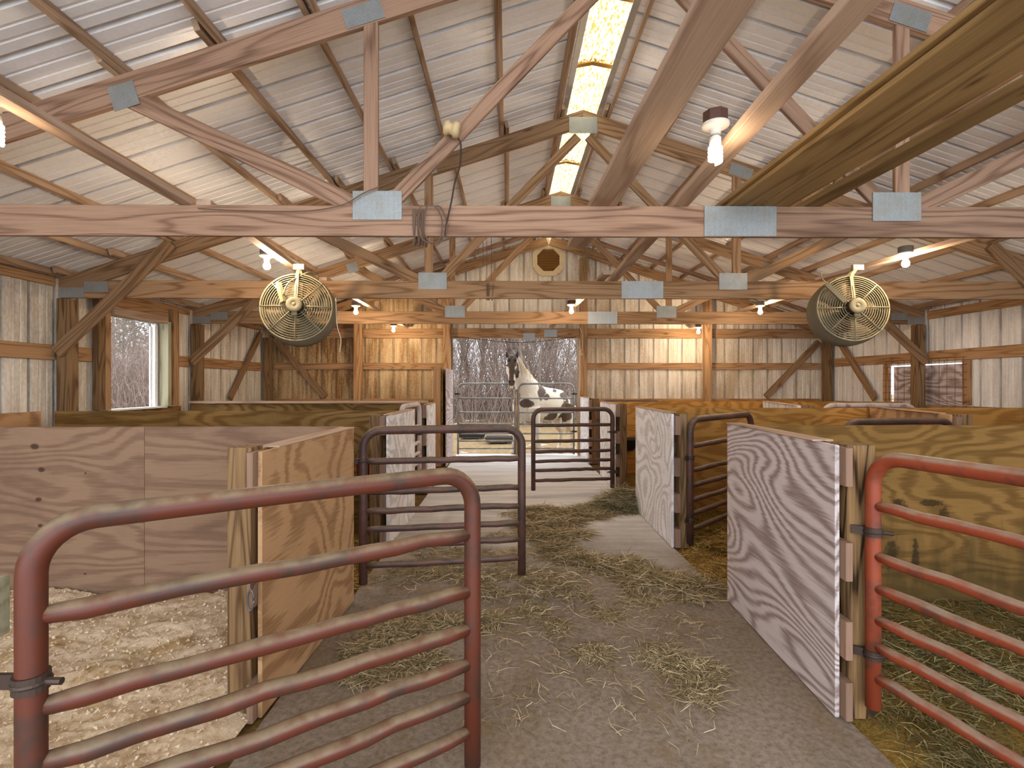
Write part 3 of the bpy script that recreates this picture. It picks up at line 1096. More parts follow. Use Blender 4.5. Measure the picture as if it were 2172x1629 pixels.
# ------------------------------------------------------------------ fans
def fan(loc, rz, tilt, label, top, D=0.66):
    t = thing('barn_fan', label, 'fan', loc, 0, group='hanging barn fans', kind='thing')
    # local axis: +Y of the inner frame points out of the front guard
    Rm = Matrix.Translation(V(loc)) @ Matrix.Rotation(rz, 4, 'Z') @ Matrix.Rotation(tilt, 4, 'X')
    R = D / 2
    dep = 0.24

    def put(g, name, mat, smooth=True, par=t):
        return g.build(name, mat, par, Rm, smooth)
    g = G()
    for i in range(12):
        r = 0.085 + (R - 0.085) * (i / 11)
        g.ring((0, -dep / 2 - 0.03 * (1 - (r / R) ** 2), 0), (0, 1, 0), r, 0.0042, 48, 5)
    for k in range(8):
        a = k * PI / 4 + PI / 8 * 0
        c, s = math.cos(a), math.sin(a)
        g.tube([(c * 0.07, -dep / 2 - 0.032, s * 0.07), (c * R * 0.6, -dep / 2 - 0.026, s * R * 0.6), (c * R, -dep / 2 - 0.004, s * R)], 0.0058, 5)
    g.ring((0, -dep / 2, 0), (0, 1, 0), R, 0.008, 48, 6)
    put(g, 'front_guard', M['fan'])
    g = G()
    for i in range(15):
        g.ring((0, -dep / 2 + 0.012 + i * (dep - 0.02) / 14, 0), (0, 1, 0), R + 0.004 + 0.012 * math.sin(i / 14 * PI), 0.0058, 48, 5)
    for k in range(8):
        a = k * PI / 4 + 0.2
        c, s = math.cos(a), math.sin(a)
        g.tube([(c * R, -dep / 2, s * R), (c * (R + 0.012), 0, s * (R + 0.012)), (c * R, dep / 2, s * R)], 0.006, 5)
    put(g, 'cage_side', M['fan_drum'])
    g = G()
    for i in range(11):
        r = 0.09 + (R - 0.09) * (i / 10)
        g.ring((0, dep / 2, 0), (0, 1, 0), r, 0.0045, 44, 5)
    for k in range(8):
        a = k * PI / 4
        c, s = math.cos(a), math.sin(a)
        g.tube([(c * 0.07, dep / 2, s * 0.07), (c * R, dep / 2, s * R)], 0.0055, 5)
    put(g, 'rear_guard', M['fan_drum'])
    rot = Matrix.Rotation(PI / 2, 4, 'X')     # z -> -y : lathe axis points to the front
    g = G()
    g.lathe([(0.03, -0.06), (0.066, -0.055), (0.072, -0.03), (0.072, 0.17), (0.069, 0.195), (0.03, 0.198)][::1], 24, rot)
    mot = put(g, 'motor', M['motor'])
    g = G()
    g.lathe([(0.02, 0.199), (0.07, 0.2), (0.074, 0.206), (0.072, 0.216), (0.06, 0.22), (0.028, 0.221), (0.024, 0.218), (0.016, 0.218), (0.014, 0.222), (0.003, 0.223)], 28, rot)
    g.box((-0.024, -0.2, -0.105), (0.024, -0.17, -0.068))
    put(g, 'motor_cap', M['fan'], True, mot)
    for k in range(4):
        a0 = k * PI / 2 + 0.5
        vs, fs = [], []
        nr, na = 7, 6
        for i in range(nr + 1):
            r = 0.06 + (R - 0.085) * i / nr
            for j in range(na + 1):
                u = (j / na - 0.5)
                a = a0 + u * (0.75 + 0.25 * i / nr)
                y = 0.02 + u * 0.1
                vs.append((r * math.cos(a), y, r * math.sin(a)))
        n0 = len(vs)
        vs += [(x, y + 0.004, z) for x, y, z in vs]
        for i in range(nr):
            for j in range(na):
                q = i * (na + 1) + j
                f = (q, q + 1, q + na + 2, q + na + 1)
                fs.append(f)
                fs.append(tuple(reversed([n0 + w for w in f])))
        edge = [j for j in range(na + 1)] + [i * (na + 1) + na for i in range(1, nr + 1)] + [nr * (na + 1) + j for j in range(na - 1, -1, -1)] + [i * (na + 1) for i in range(nr - 1, 0, -1)]
        for q in range(len(edge)):
            a, b = edge[q], edge[(q + 1) % len(edge)]
            fs.append((b, a, a + n0, b + n0))
        obj('blade', vs, fs, M['fan_drum'], t, Rm, True)
    # junction bar with cable gland and hanging strap
    g = G()
    fa = Rm @ V((-0.16, -dep / 2 - 0.04, 0.22))
    fb = Rm @ V((-0.105, -dep / 2 - 0.045, 0.03))
    if rz < 0.0:
        fa = Rm @ V((-0.235, -dep / 2 - 0.03, 0.24))
        fb = Rm @ V((-0.085, -dep / 2 - 0.045, 0.05))
    m, L = frame_x(fa, fb)
    g.box((-L / 2, -0.02, -0.02), (L / 2, 0.02, 0.02), m)
    g.build('switch_box', M['fan'], t, Matrix.Identity(4))
    g = G()
    a = Rm @ V((0.0, -dep / 2 - 0.03, 0.09))
    b = Rm @ V((0.0, -dep / 2 - 0.012, R))
    for p, q in ((a, b), (b, V(top))):
        m, L = frame_x(p, q, (0, 1, 0))
        g.box((-L / 2, -0.0165, -0.004), (L / 2, 0.0165, 0.004), m)
    c = Rm @ V((0.0, dep / 2, R))
    m, L = frame_x(c, V(top), (0, 1, 0))
    g.box((-L / 2, -0.0165, -0.004), (L / 2, 0.0165, 0.004), m)
    g.build('hanging_bracket', M['fan'], t, Matrix.Identity(4))
    g = G()
    g.box((top[0] - 0.052, top[1] - 0.024, top[2] - 0.03), (top[0] + 0.052, top[1] + 0.015, top[2] + 0.022))
    g.build('mounting_block', M['batten'], t, Matrix.Identity(4))
    return t


fl = at(635, 659, 5.02)
fan(fl, math.radians(9), math.radians(-9), 'dusty cream wire-caged fan hanging on the open window side', (at(637, 573, 5.02).x, 5.0, ZB - 0.026), 0.655)
fr_ = at(1796, 661, 5.0)
fan(fr_, math.radians(-9), math.radians(-8), 'warm-lit wire-caged fan hanging on the mesh window side', (at(1815, 572, 5.0).x, 4.98, ZB - 0.026), 0.635)

# ------------------------------------------------------------------ stall partitions and aisle panels
def partition(label, a, b, z1, t, mat, sheets, group='stall partitions', z0=0.0):
    """cross partition made of upright plywood sheets with a cap edge"""
    a, b = V((a[0], a[1], 0)), V((b[0], b[1], 0))
    p = thing('stall_partition', label, 'partition', (a + b) / 2, group=group, kind='thing')
    L = (b - a).length
    d = (b - a) / L
    cuts = [0.0] + list(sheets) + [L]
    for u0, u1 in zip(cuts[:-1], cuts[1:]):
        q0, q1 = a + d * (u0 + 0.0015), a + d * (u1 - 0.0015)
        panel('plywood_sheet', q0, q1, z0, z1, t, mat, p)
    return p


partition('brown plywood cross partition behind the shavings bedding', (-1.155, 3.60), (-5.04, 3.54), 1.213, 0.036, M['ply_brown'], [1.36, 2.58])
partition('olive plywood cross partition below the open window', (-1.20, 5.66), (-4.93, 5.62), 1.215, 0.036, M['ply_olive'], [2.4])
partition('pale-topped cross partition before the dusty end wall', (-1.22, 8.02), (-4.93, 8.02), 1.20, 0.036, M['ply_olive'], [1.2, 2.4])
o = board('cap_rail', (-1.25, 7.99, 1.228), (-4.93, 7.99, 1.228), 0.14, 0.036, M['batten'])
tag(o, 'whitish cap board on the partition before the dusty end wall', 'board', kind='thing')
partition('yellow plywood cross partition behind the orange gate', (1.60, 3.57), (6.58, 3.50), 1.222, 0.036, M['ply_yellow'], [2.4, 3.6], z0=0.0)
partition('yellow plywood cross partition behind the brown gate post', (1.60, 6.15), (6.60, 6.15), 1.222, 0.036, M['ply_bulb_lit'], [1.3, 2.72])
partition('plywood cross partition nearest the bright end wall', (1.60, 8.52), (6.60, 8.52), 1.215, 0.036, M['ply_bulb_lit'], [2.1, 3.4])


def aisle_panel(label, near, far, z1, mat, post_side, post_w, post_d, plab, pz, group='aisle panels', blocks=(0.10, 0.42, 0.75, 1.13), pmat=None, bt=0.05):
    """plywood aisle panel, spacer blocks and the post they are nailed to. near/far are xy of the aisle face"""
    s = post_side
    p = thing('aisle_panel', label, 'panel', (near[0], near[1], 0), group=group, kind='thing')
    n, f = V((near[0] + s * 0.011, near[1], 0)), V((far[0] + s * 0.011, far[1], 0))
    panel('plywood_face', n, f, 0.004, z1, 0.02, mat, p)
    d = (f - n).normalized()
    for z in blocks:
        g0 = V((near[0] + s * (0.023 + bt / 2), near[1] + 0.01, z))
        board('spacer_block', g0 - V((0, 0, 0.085)), g0 + V((0, 0, min(0.085, z1 - z))), 0.11, bt, M['block'], p, up=(1, 0, 0))
    # back sheet towards the stall
    bx = 0.023 + bt + 0.012
    n2, f2 = V((near[0] + s * bx, near[1] + 0.16, 0)), V((far[0] + s * bx, far[1], 0))
    panel('stall_side_sheet', n2, f2, 0.004, z1 - 0.004, 0.02, M['ply_olive'], p)
    board('cap_strip', n.lerp(n2, 0.5) + V((0, 0.08, z1 + 0.003)) - V((n.lerp(n2, 0.5).x - (near[0] + s * 0.045), 0, 0)),
          V((far[0] + s * 0.045, far[1], z1 + 0.003)), 0.1, 0.008, M['batten'], p)
    if post_w:
        px = near[0] + s * (0.024 + bt + post_w / 2)
        o = post('gate_post', px, near[1] + post_d / 2 - 0.005, 0.001, pz, post_w, post_d, pmat or M['post'])
        tag(o, plab, 'post', 'gate posts', kind='thing')
    return p


aisle_panel('warm brown plywood aisle panel beside the red gate', (-1.108, 2.32), (-1.068, 3.56), 1.205, M['ply_warm'], -1, 0.105, 0.12,
            'gate post with a snap clip, beside the warm brown panel', 1.222, blocks=(0.09, 0.60, 1.12), bt=0.028)
aisle_panel('grey plywood aisle panel with bold swirling grain', (1.475, 2.30), (1.525, 3.55), 1.235, M['ply_grey'], 1, 0.128, 0.13,
            'thick grooved gate post holding the orange gate', 1.232, blocks=(0.10, 0.37, 0.72, 1.14), bt=0.032, pmat=M['post_grooved'])
aisle_panel('whitish aisle panel beyond the plain brown gate, open window side', (-1.095, 4.70), (-1.08, 5.95), 1.215, M['ply_white'], -1, 0.10, 0.12,
            'brown gate post before the whitish panel, open window side', 1.225)
aisle_panel('grey-white aisle panel beside the loose hay heap', (1.505, 4.70), (1.53, 6.13), 1.235, M['ply_white'], 1, 0.085, 0.12,
            'gate post between the grey-white panel and the gate swung into its stall', 1.232)
aisle_panel('narrow white aisle panel before the tall wing, open window side', (-1.10, 7.05), (-1.13, 8.0), 1.215, M['ply_white'], -1, 0.10, 0.12,
            'dark gate post holding the pale gate seen edge-on', 1.225)
aisle_panel('white aisle panel behind the dark brown gate across the aisle', (1.515, 7.28), (1.53, 8.50), 1.215, M['ply_white'], 1, 0.105, 0.13,
            'gate post holding the dark brown gate across the aisle', 1.225)
aisle_panel('white aisle panel at the doorway jamb, mesh window side', (1.505, 9.62), (1.50, 10.60), 1.24, M['ply_white'], 1, 0.135, 0.13,
            'short brown post before the doorway jamb, mesh window side', 1.235)

# tall wing at the doorway on the open window side
wg = thing('tall_wing_panel', 'tall weathered plywood wing beside the doorway', 'panel', (-1.15, 10.0, 0), kind='thing')
panel('plywood_face', (-1.13, 9.36), (-1.145, 10.58), 0.004, 1.80, 0.02, M['ply_grey'], wg)
panel('stall_side_sheet', (-1.21, 9.40), (-1.21, 10.58), 0.004, 1.79, 0.02, M['ply_olive'], wg)
o = post('wing_post', -1.295, 9.42, 0.001, 1.81, 0.13, 0.13, M['timber'])
tag(o, 'tall brown post ending the plywood wing beside the doorway', 'post', kind='thing')

# second row on the mesh window side: panels, posts and gates inside the stalls
aisle_panel('inner plywood panel standing between the two rows of stalls, nearer', (3.98, 4.58), (4.33, 6.10), 1.235, M['ply_warm'], 1, 0.13, 0.13,
            'inner gate post between the stall rows, nearer', 1.235, group='inner stall panels')
aisle_panel('inner pale panel standing between the two rows of stalls, farther', (3.86, 6.75), (4.22, 8.45), 1.222, M['ply_white'], 1, 0.13, 0.13,
            'inner gate post between the stall rows, farther', 1.225, group='inner stall panels')

# plywood liners on the walls
for nm, a, b, z1, m, lab in (
        ('wall_liner', (XL + 0.06, 3.62), (XL + 0.06, 5.58), 1.215, M['ply_warm'], 'orange plywood liner low on the open window wall'),
        ('wall_liner', (XL + 0.06, 5.95), (XL + 0.06, 7.95), 1.175, M['ply_olive'], 'plywood liner directly below the open window'),
        ('wall_liner', (XL + 0.06, 8.40), (XL + 0.06, 10.5), 1.17, M['ply_olive'], 'plywood liner between third truss post and dusty corner'),
        ('wall_liner', (-4.88, YB - 0.062), (-1.42, YB - 0.062), 1.165, M['ply_olive'], 'plywood liner low on the dusty end wall'),
        ('wall_liner', (1.66, YB - 0.062), (6.58, YB - 0.062), 1.165, M['ply_bulb_lit'], 'plywood liner low on the bright end wall'),
        ('wall_liner', (XR - 0.06, 8.42), (XR - 0.06, 10.5), 1.165, M['ply_brown'], 'plywood liner on the mesh window wall near the corner'),
        ('wall_liner', (XR - 0.06, 3.6), (XR - 0.06, 5.7), 1.19, M['ply_brown'], 'plywood liner low on the mesh window wall before the second truss'),
        ('wall_liner', (XR - 0.06, 6.2), (XR - 0.06, 8.2), 1.185, M['ply_brown'], 'plywood liner below the mesh window')):
    o = panel(nm, a, b, 0.0, z1, 0.018, m)
    tag(o, lab, 'panel', 'wall liners', kind='thing')


# ------------------------------------------------------------------ gates
RAILS = [0.945, 0.725, 0.585, 0.452, 0.330, 0.190]


def gate(label, hinge, ang, L, mat, ztop=1.172, rails=RAILS, zbot=0.06, r=0.031, rr=0.024, name='tube_gate', hz=(0.84, 0.28), group='tubular stall gates', hinge_len=0.09, wob=0.004, hang=None):
    t = thing(name, label, 'gate', (hinge[0], hinge[1], 0), ang, group=group, kind='thing')
    c = 0.125
    pts = [(0, 0, zbot), (0, 0, (zbot + ztop) * 0.5), (0, 0, ztop - c)]
    for i in range(1, 9):
        a = i / 8 * PI / 2
        pts.append((c - c * math.cos(a), 0, ztop - c + c * math.sin(a)))
    pts.append((L / 2, 0, ztop + 0.002))
    for i in range(0, 9):
        a = PI / 2 - i / 8 * PI / 2
        pts.append((L - c + c * math.cos(a), 0, ztop - c + c * math.sin(a)))
    pts += [(L, 0, (zbot + ztop) * 0.5), (L, 0, zbot)]
    g = G()
    g.tube(pts, r, 14)
    fr = g.build('frame', mat, t, None, True)
    fr.matrix_basis = Matrix.Identity(4)
    rg = random.Random(hash((round(hinge[0], 2), round(L, 2))) & 0xffff)
    for z in rails:
        g = G()
        n = 13
        ps, rs = [], []
        for i in range(n):
            u = i / (n - 1)
            ps.append((u * L, 0, z + rg.uniform(-wob, wob)))
            rs.append(rr * (0.8 if i in (0, n - 1) else 1.0) * rg.uniform(0.95, 1.05))
        g.tube(ps, rs, 12)
        o = g.build('rail', mat, t, None, True)
        o.matrix_basis = Matrix.Identity(4)
    for z in hz:
        g = G()
        g.ring((0, 0, z), (0, 0, 1), r + 0.004, 0.006, 20, 6)
        g.lathe([(r + 0.003, z - 0.02), (r + 0.006, z - 0.02), (r + 0.006, z + 0.02), (r + 0.003, z + 0.02)], 20)
        m = Matrix.Rotation(hang if hang is not None else PI, 4, 'Z')
        g.box((r, -0.006, z - 0.018), (r + hinge_len, 0.006, z + 0.018), m)
        o = g.build('hinge', M['iron'], t, None, False)
        o.matrix_basis = Matrix.Identity(4)
        g = G()
        g.tube([m @ V((-r - 0.002, 0, z)), m @ V((-r - 0.042, 0, z))], 0.009, 8)
        o2 = g.build('hinge_bolt', M['iron'], o, None, False)
        o2.matrix_basis = Matrix.Identity(4)
    return t


def gate2(label, h, tip, mat, **kw):
    d = V((tip[0] - h[0], tip[1] - h[1]))
    return gate(label, h, math.atan2(d.y, d.x), d.length, mat, **kw)


gate2('worn red tube gate standing open in front of the shavings stall', (-1.155, 1.25), (-0.135, 1.95), M['gate_red'], hz=(0.79, 0.12), hang=PI - 0.6, hinge_len=0.1, wob=0.006, r=0.0315, rr=0.0265)
gate2('plain brown tube gate swung across the aisle behind the red one', (-1.05, 3.72), (0.105, 3.90), M['gate_brown'], hz=(0.95, 0.25), hang=PI, hinge_len=0.06)
gate2('dark brown tube gate reaching into the aisle before the doorway', (1.46, 7.15), (0.345, 6.98), M['gate_brown'], hang=PI + 0.0, hinge_len=0.04, ztop=1.16)
gate2('orange tube gate on the thick grooved post', (1.61, 2.245), (1.90, 1.02), M['gate_orange'], hang=PI + 0.75, hinge_len=0.05, ztop=1.192, hz=(0.86, 0.32), rails=[0.975, 0.755, 0.615, 0.482, 0.362, 0.225], zbot=0.085)
gate2('brown tube gate swung into the stall beside the grey-white panel', (1.655, 4.64), (2.62, 5.50), M['gate_brown'], hang=PI, hinge_len=0.06, ztop=1.185)
gate2('pale tube gate seen edge-on between the white panels', (-1.20, 6.95), (-1.26, 6.05), M['gate_pale'], hang=PI + 0.4, hinge_len=0.05, ztop=1.24)
gate2('brown tube gate between the stall rows on the nearer inner post', (3.93, 4.50), (2.85, 4.32), M['gate_brown'], hang=PI, hinge_len=0.05, ztop=1.185)
gate2('brown tube gate between the stall rows on the farther inner post', (4.10, 6.62), (5.2, 6.5), M['gate_pale'], hang=PI, hinge_len=0.05, ztop=1.235)
gate2('thin brown gate behind the white panel close to the doorway', (1.72, 9.5), (2.75, 9.1), M['gate_brown'], hang=PI, hinge_len=0.05, ztop=1.19)
SR = [1.205, 0.905, 0.66, 0.455, 0.30, 0.14]
gs = dict(ztop=1.515, rails=SR, zbot=0.015, r=0.021, rr=0.017, hz=(1.3, 0.5), group='silver yard gates', hinge_len=0.05, wob=0.001)
gate2('silver tube gate in the doorway, half below the horse head', (-1.06, 10.885), (0.142, 10.885), M['gate_silver'], hang=PI, **gs)
gate2('silver tube gate in the doorway in front of the horse body', (1.40, 10.885), (0.222, 10.885), M['gate_silver'], hang=PI, **gs)
o = post('yard_gate_post', 0.182, 10.885, 0.001, 1.35, 0.03, 0.04, M['timber'])
tag(o, 'slim wooden stake where the two silver gates meet', 'post', kind='thing')

# timber behind the hinge of the red gate
o = board('hinge_timber', (-1.262, 1.262, 0.955), (-1.85, 1.262, 0.955), 0.09, 0.145, M['greenwood'])
tag(o, 'greenish timber end beside the hinge of the red gate', 'timber', kind='thing')
o = post('hinge_post', -1.62, 1.36, 0.0, 1.22, 0.12, 0.1, M['greenwood'])
tag(o, 'greenish post behind the hinge of the red gate', 'post', kind='thing')

# snap clip on the gate post
t = thing('snap_clip', 'metal snap clip hanging on a chain from the gate post', 'clip', (-1.16, 2.29, 0.6), kind='thing')
p0 = at(533, 1235, 2.262)
g = G()
for i in range(4):
    g.ring((p0.x + 0.02 - 0.006 * i, p0.y, p0.z + 0.03 - 0.016 * i), (1, 0, 0.3) if i % 2 else (0, 1, 0), 0.009, 0.0025, 14, 6)
g.build('chain', M['iron'], t, Matrix.Identity(4), True)
g = G()
pts = []
for i in range(25):
    a = i / 24 * 2 * PI
    pts.append((p0.x - 0.003 + 0.0135 * math.cos(a), p0.y, p0.z - 0.08 + 0.045 * math.sin(a)))
g.tube(pts, 0.0038, 8)
g.build('clip_body', plain('dull_steel', '77787a', 0.4, 0.8), t, Matrix.Identity(4), True)

# red bucket and black corner feeder
t = thing('feed_bucket', 'red bucket hanging inside the second stall', 'bucket', (-1.45, 4.9, 0.55), kind='thing')
bp = at(783, 990, 5.0)
g = G()
g.lathe([(0.09, -0.16), (0.10, -0.155), (0.125, 0.06), (0.132, 0.065), (0.132, 0.075), (0.12, 0.075), (0.095, -0.14), (0.01, -0.14)], 24, Matrix.Translation(bp))
g.build('bucket_body', M['red'], t, Matrix.Identity(4), True)
g = G()
pts = [(bp.x + 0.13 * math.cos(i / 16 * PI), bp.y, bp.z + 0.07 + 0.15 * math.sin(i / 16 * PI)) for i in range(17)]
g.tube(pts, 0.003, 6)
g.build('handle', M['iron'], t, Matrix.Identity(4), True)
fp = at(1336, 940, 8.38)
g = G()
vs = [(fp.x - 0.15, 8.49, fp.z + 0.08), (fp.x + 0.16, 8.49, fp.z + 0.08), (fp.x + 0.16, 8.22, fp.z + 0.06), (fp.x - 0.15, 8.30, fp.z + 0.06),
      (fp.x - 0.08, 8.49, fp.z - 0.12), (fp.x + 0.05, 8.49, fp.z - 0.14), (fp.x + 0.05, 8.38, fp.z - 0.12), (fp.x - 0.08, 8.40, fp.z - 0.12)]
g.add(vs, [(0, 4, 5, 1), (1, 5, 6, 2), (2, 6, 7, 3), (3, 7, 4, 0), (4, 7, 6, 5), (0, 1, 2, 3)])
tag(g.build('corner_feeder', M['black']), 'black wall feeder on the yellow partition behind the grey-white panel', 'feeder', kind='thing')


# ------------------------------------------------------------------ cords
def cord(name, label, pts, r, mat, cat='cable', group=None, smooth_n=5):
    P = [V(p) for p in pts]
    out = []
    for i in range(len(P) - 1):
        p0, p1, p2, p3 = P[max(0, i - 1)], P[i], P[i + 1], P[min(len(P) - 1, i + 2)]
        for k in range(smooth_n):
            t_ = k / smooth_n
            out.append(0.5 * ((2 * p1) + (p2 - p0) * t_ + (2 * p0 - 5 * p1 + 4 * p2 - p3) * t_ ** 2 + (3 * p1 - p0 - 3 * p2 + p3) * t_ ** 3))
    out.append(P[-1])
    g = G()
    g.tube(out, r, 6)
    o = g.build(name, mat, None, None, True)
    tag(o, label, cat, group, kind='thing')
    return o


yf = TY[1] - 0.03
# insulator on the first truss web and its cords
ip = at(960, 274, TY[1] - 0.075)
t = thing('insulator', 'old porcelain insulator on the sloping web of the first truss', 'insulator', ip, kind='thing')
g = G()
mr = Matrix.Translation(ip) @ Matrix.Rotation(math.radians(35), 4, 'Y') @ Matrix.Rotation(math.radians(70), 4, 'Y')
g.lathe([(0.01, -0.055), (0.04, -0.052), (0.048, -0.03), (0.036, -0.018), (0.036, 0.0), (0.05, 0.01), (0.052, 0.035), (0.04, 0.045), (0.01, 0.046)], 20, mr)
g.build('insulator_body', M['ceramic_old'], t, Matrix.Identity(4), True)
yc = TY[1] - 0.05
cord('cable', 'dark cord hanging from the insulator down to the wire coil', [at(968, 290, yc), at(977, 305, yc), at(976, 350, yc), at(965, 385, yc), at(958, 425, yc), at(948, 470, yc), at(944, 500, yc)], 0.0055, M['wire_dark'])
cord('cable', 'brown cord running from the insulator down the sloping web', [at(962, 290, yc), at(930, 320, yc), at(880, 355, yc), at(830, 385, yc), at(770, 410, yc), at(725, 435, yc), at(640, 448, yc), at(500, 446, yc), at(420, 442, yc)], 0.004, M['wire'])
# coil around the chord
def coil(name, label, px0, px1, y, n, over, drop, r):
    g = G()
    rg = random.Random(int(px0))
    for i in range(n):
        px = px0 + (px1 - px0) * (i + rg.uniform(-0.2, 0.2)) / max(1, n - 1)
        k = FPX / y
        x = at(px, 500, y).x
        lean = rg.uniform(-0.02, 0.03)
        dd = drop * rg.uniform(0.55, 1.1)
        pts = []
        for q in range(25):
            a = q / 24 * 2 * PI
            cy = y + 0.022 + 0.05 * math.cos(a)
            cz = (CH_HI + over + CH_LO - dd) / 2 + ((CH_HI + over - CH_LO + dd) / 2) * math.sin(a)
            if q % 24 == 0 or True:
                sq = 1.0
            pts.append((x + lean * math.sin(a * 0.5 + i) , cy - 0.0, cz))
        g.tube(pts, r, 6)
    o = g.build(name, M['wire'], None, None, True)
    tag(o, label, 'cable', kind='thing')


coil('cable_coil', 'coil of old wire looped over the bottom chord of the first truss', 879, 898, TY[1], 9, 0.012, 0.055, 0.0055)
cord('cable', 'loose loop of old wire hanging off the first truss chord', [at(905, 436, yc), at(900, 470, yc), at(902, 500, yc), at(925, 520, yc), at(945, 495, yc), at(946, 465, yc), at(935, 440, yc), at(925, 437, yc)], 0.005, M['wire'])
cord('cable', 'wide second loop of old wire hanging off the first truss chord', [at(892, 437, yc - .01), at(888, 470, yc - .01), at(896, 508, yc - .01), at(930, 512, yc - .01), at(938, 470, yc - .01), at(925, 440, yc - .01), at(912, 436, yc - .01)], 0.0045, M['wire'])
coil('cable_coil', 'bundle of dark wire tied round the second truss chord', 1031, 1043, TY[2], 5, 0.01, 0.015, 0.004)
yd = TY[2] - 0.03
for i, (px, py0, py1) in enumerate(((1022, 500, 565), (1030, 500, 590), (1040, 500, 593), (1012, 500, 540))):
    cord('cable', 'thin wire dangling above the tied wire bundle', [at(px, py0 - 60, yd + 0.9), at(px + 3, (py0 + py1) / 2, yd + 0.3), at(px + 2, py1, yd)], 0.0035, M['wire'], group='dangling wires')
yd = YB - 0.19
cord('cable', 'sagging dark cable across the top of the doorway', [at(962, 714, yd), at(1010, 719, yd), at(1080, 726, yd), at(1150, 724, yd), at(1222, 714, yd)], 0.006, M['wire_dark'])
cord('cable', 'dark cable end dangling in the doorway', [at(993, 715, yd), at(992, 740, yd), at(988, 760, yd), at(985, 767, yd)], 0.007, M['wire_dark'])
cord('twine', 'pale twine hanging on the doorway jamb post', [at(1228, 692, yd - 0.02), at(1234, 705, yd - 0.05), at(1236, 738, yd - 0.05), at(1231, 746, yd - 0.05), at(1236, 752, yd - 0.05), at(1228, 752, yd - 0.05)], 0.006, M['twine'], 'twine')
yd = 4.98
cord('fan_cord', 'pale pull cord dangling beside the fan on the open window side', [at(712, 632, yd), at(715, 690, yd), at(723, 720, yd), at(720, 748, yd)], 0.004, M['twine'], 'cord')
cord('fan_cord', 'cable looping up from the fan to the batten, open window side', [at(592, 650, yd - 0.12), at(600, 625, yd - 0.13), at(612, 600, yd - 0.1), at(632, 588, yd - 0.04), at(655, 578, yd), at(674, 585, yd + 0.1), at(670, 600, yd + 0.1)], 0.008, M['fan'], 'cord')
cord('fan_cord', 'short cable rising from the fan switch box, mesh window side', [at(1750, 598, yd - 0.12), at(1743, 590, yd - 0.1), at(1741, 582, yd), at(1744, 578, yd + 0.15)], 0.006, M['fan'], 'cord')
hp = at(1240, 520, 10.4)
g = G()
for i in range(90):
    a = V((hp.x + rnd.uniform(-0.06, 0.1), YB - 0.24 + rnd.uniform(-0.04, 0.02), hp.z - rnd.uniform(-0.05, 0.5)))
    b = a + V((rnd.uniform(-0.05, 0.05), rnd.uniform(-0.03, 0.01), -rnd.uniform(0.05, 0.2)))
    g.tube([a, (a + b) / 2 + V((rnd.uniform(-.02, .02), 0, 0)), b], 0.0028, 3, False)
tag(g.build('hanging_straw', M['hay']), 'loose straw hanging on the jamb post beside the gable vent', 'straw', kind='stuff')
# ------------------------------------------------------------------ hay, shavings
def in_poly_patch(px_pts, z=0.0):
    """photo-traced blobs of litter dropped onto the floor plane"""
    out = []
    for px, py, r in px_pts:
        Y = CAM_H * FPX / (py - 814.5)
        p = at(px, py, Y)
        out.append((p.x, p.y, r))
    return out


TONE = []


def hay_build(g, name, label, mat, cat='hay'):
    o = g.build(name, mat)
    ca_ = o.data.color_attributes.new('tone', 'FLOAT_COLOR', 'POINT')
    tn = TONE + [0.3] * (len(o.data.vertices) - len(TONE))
    ca_.data.foreach_set('color', [c for t_ in tn[:len(o.data.vertices)] for c in (t_, t_, t_, 1.0)])
    TONE.clear()
    return tag(o, label, cat, kind='stuff')


def hay_mat(name, stops):
    m = MB(name, 0.8, 0, 0.2)
    a_ = m.n('ShaderNodeAttribute', attribute_name='tone')
    m.color(m.ramp(a_.outputs['Fac'], [(p, lin(c)) for p, c in stops]))
    return m.m


M['hay'] = hay_mat('hay_strands', [(0.0, '5f5138'), (0.45, '8f7c58'), (0.8, 'b8a57e'), (1.0, 'ddcdaa')])
M['hay_dark'] = hay_mat('green_hay_strands', [(0.0, '474025'), (0.45, '756b45'), (0.8, '8f8357'), (1.0, 'ada06e')])
M['hay_heap'] = hay_mat('dull_hay_strands', [(0.0, '5c553c'), (0.45, '8d8261'), (0.8, 'b3a680'), (1.0, 'd2c59e')])
M['hay_gold'] = hay_mat('golden_hay_strands', [(0.0, '6b5226'), (0.5, 'a5823f'), (0.85, 'c9a662'), (1.0, 'e0c489')])


def strands(g, cx, cy, rx, ry, n, hmax, rg, lo=0.05, hi=0.17, w=0.0022, z0=0.003, dome=True):
    for _ in range(n):
        a, q = rg.uniform(0, 2 * PI), math.sqrt(rg.random())
        if not dome:
            q = q * (0.4 + 0.6 * rg.random())
        x, y = cx + rx * q * math.cos(a), cy + ry * q * math.sin(a)
        top = hmax * (1 - q * q) if dome else hmax
        z = z0 + rg.random() * max(0.004, top)
        L = rg.uniform(lo, hi)
        th = rg.uniform(0, 2 * PI)
        d = V((math.cos(th), math.sin(th), rg.uniform(-0.25, 0.3) if top > 0.02 else rg.uniform(-0.02, 0.05)))
        s = V((-math.sin(th), math.cos(th), rg.uniform(-0.6, 0.6))).normalized() * w * rg.uniform(0.6, 1.3)
        c = V((-math.sin(th), math.cos(th), 0)) * rg.uniform(-0.03, 0.03) + V((0, 0, rg.uniform(-0.004, 0.012)))
        p0 = V((x, y, z))
        p1 = p0 + d * (L * 0.5) + c
        p2 = p0 + d * L
        for p in (p1, p2):
            p.z = max(p.z, z0)
        g.add([p0 - s, p0 + s, p1 + s, p1 - s, p2 + s * 0.5, p2 - s * 0.5], [(0, 1, 2, 3), (3, 2, 4, 5)])
        TONE.extend([rg.random()] * 6)


rg = random.Random(11)
g = G()
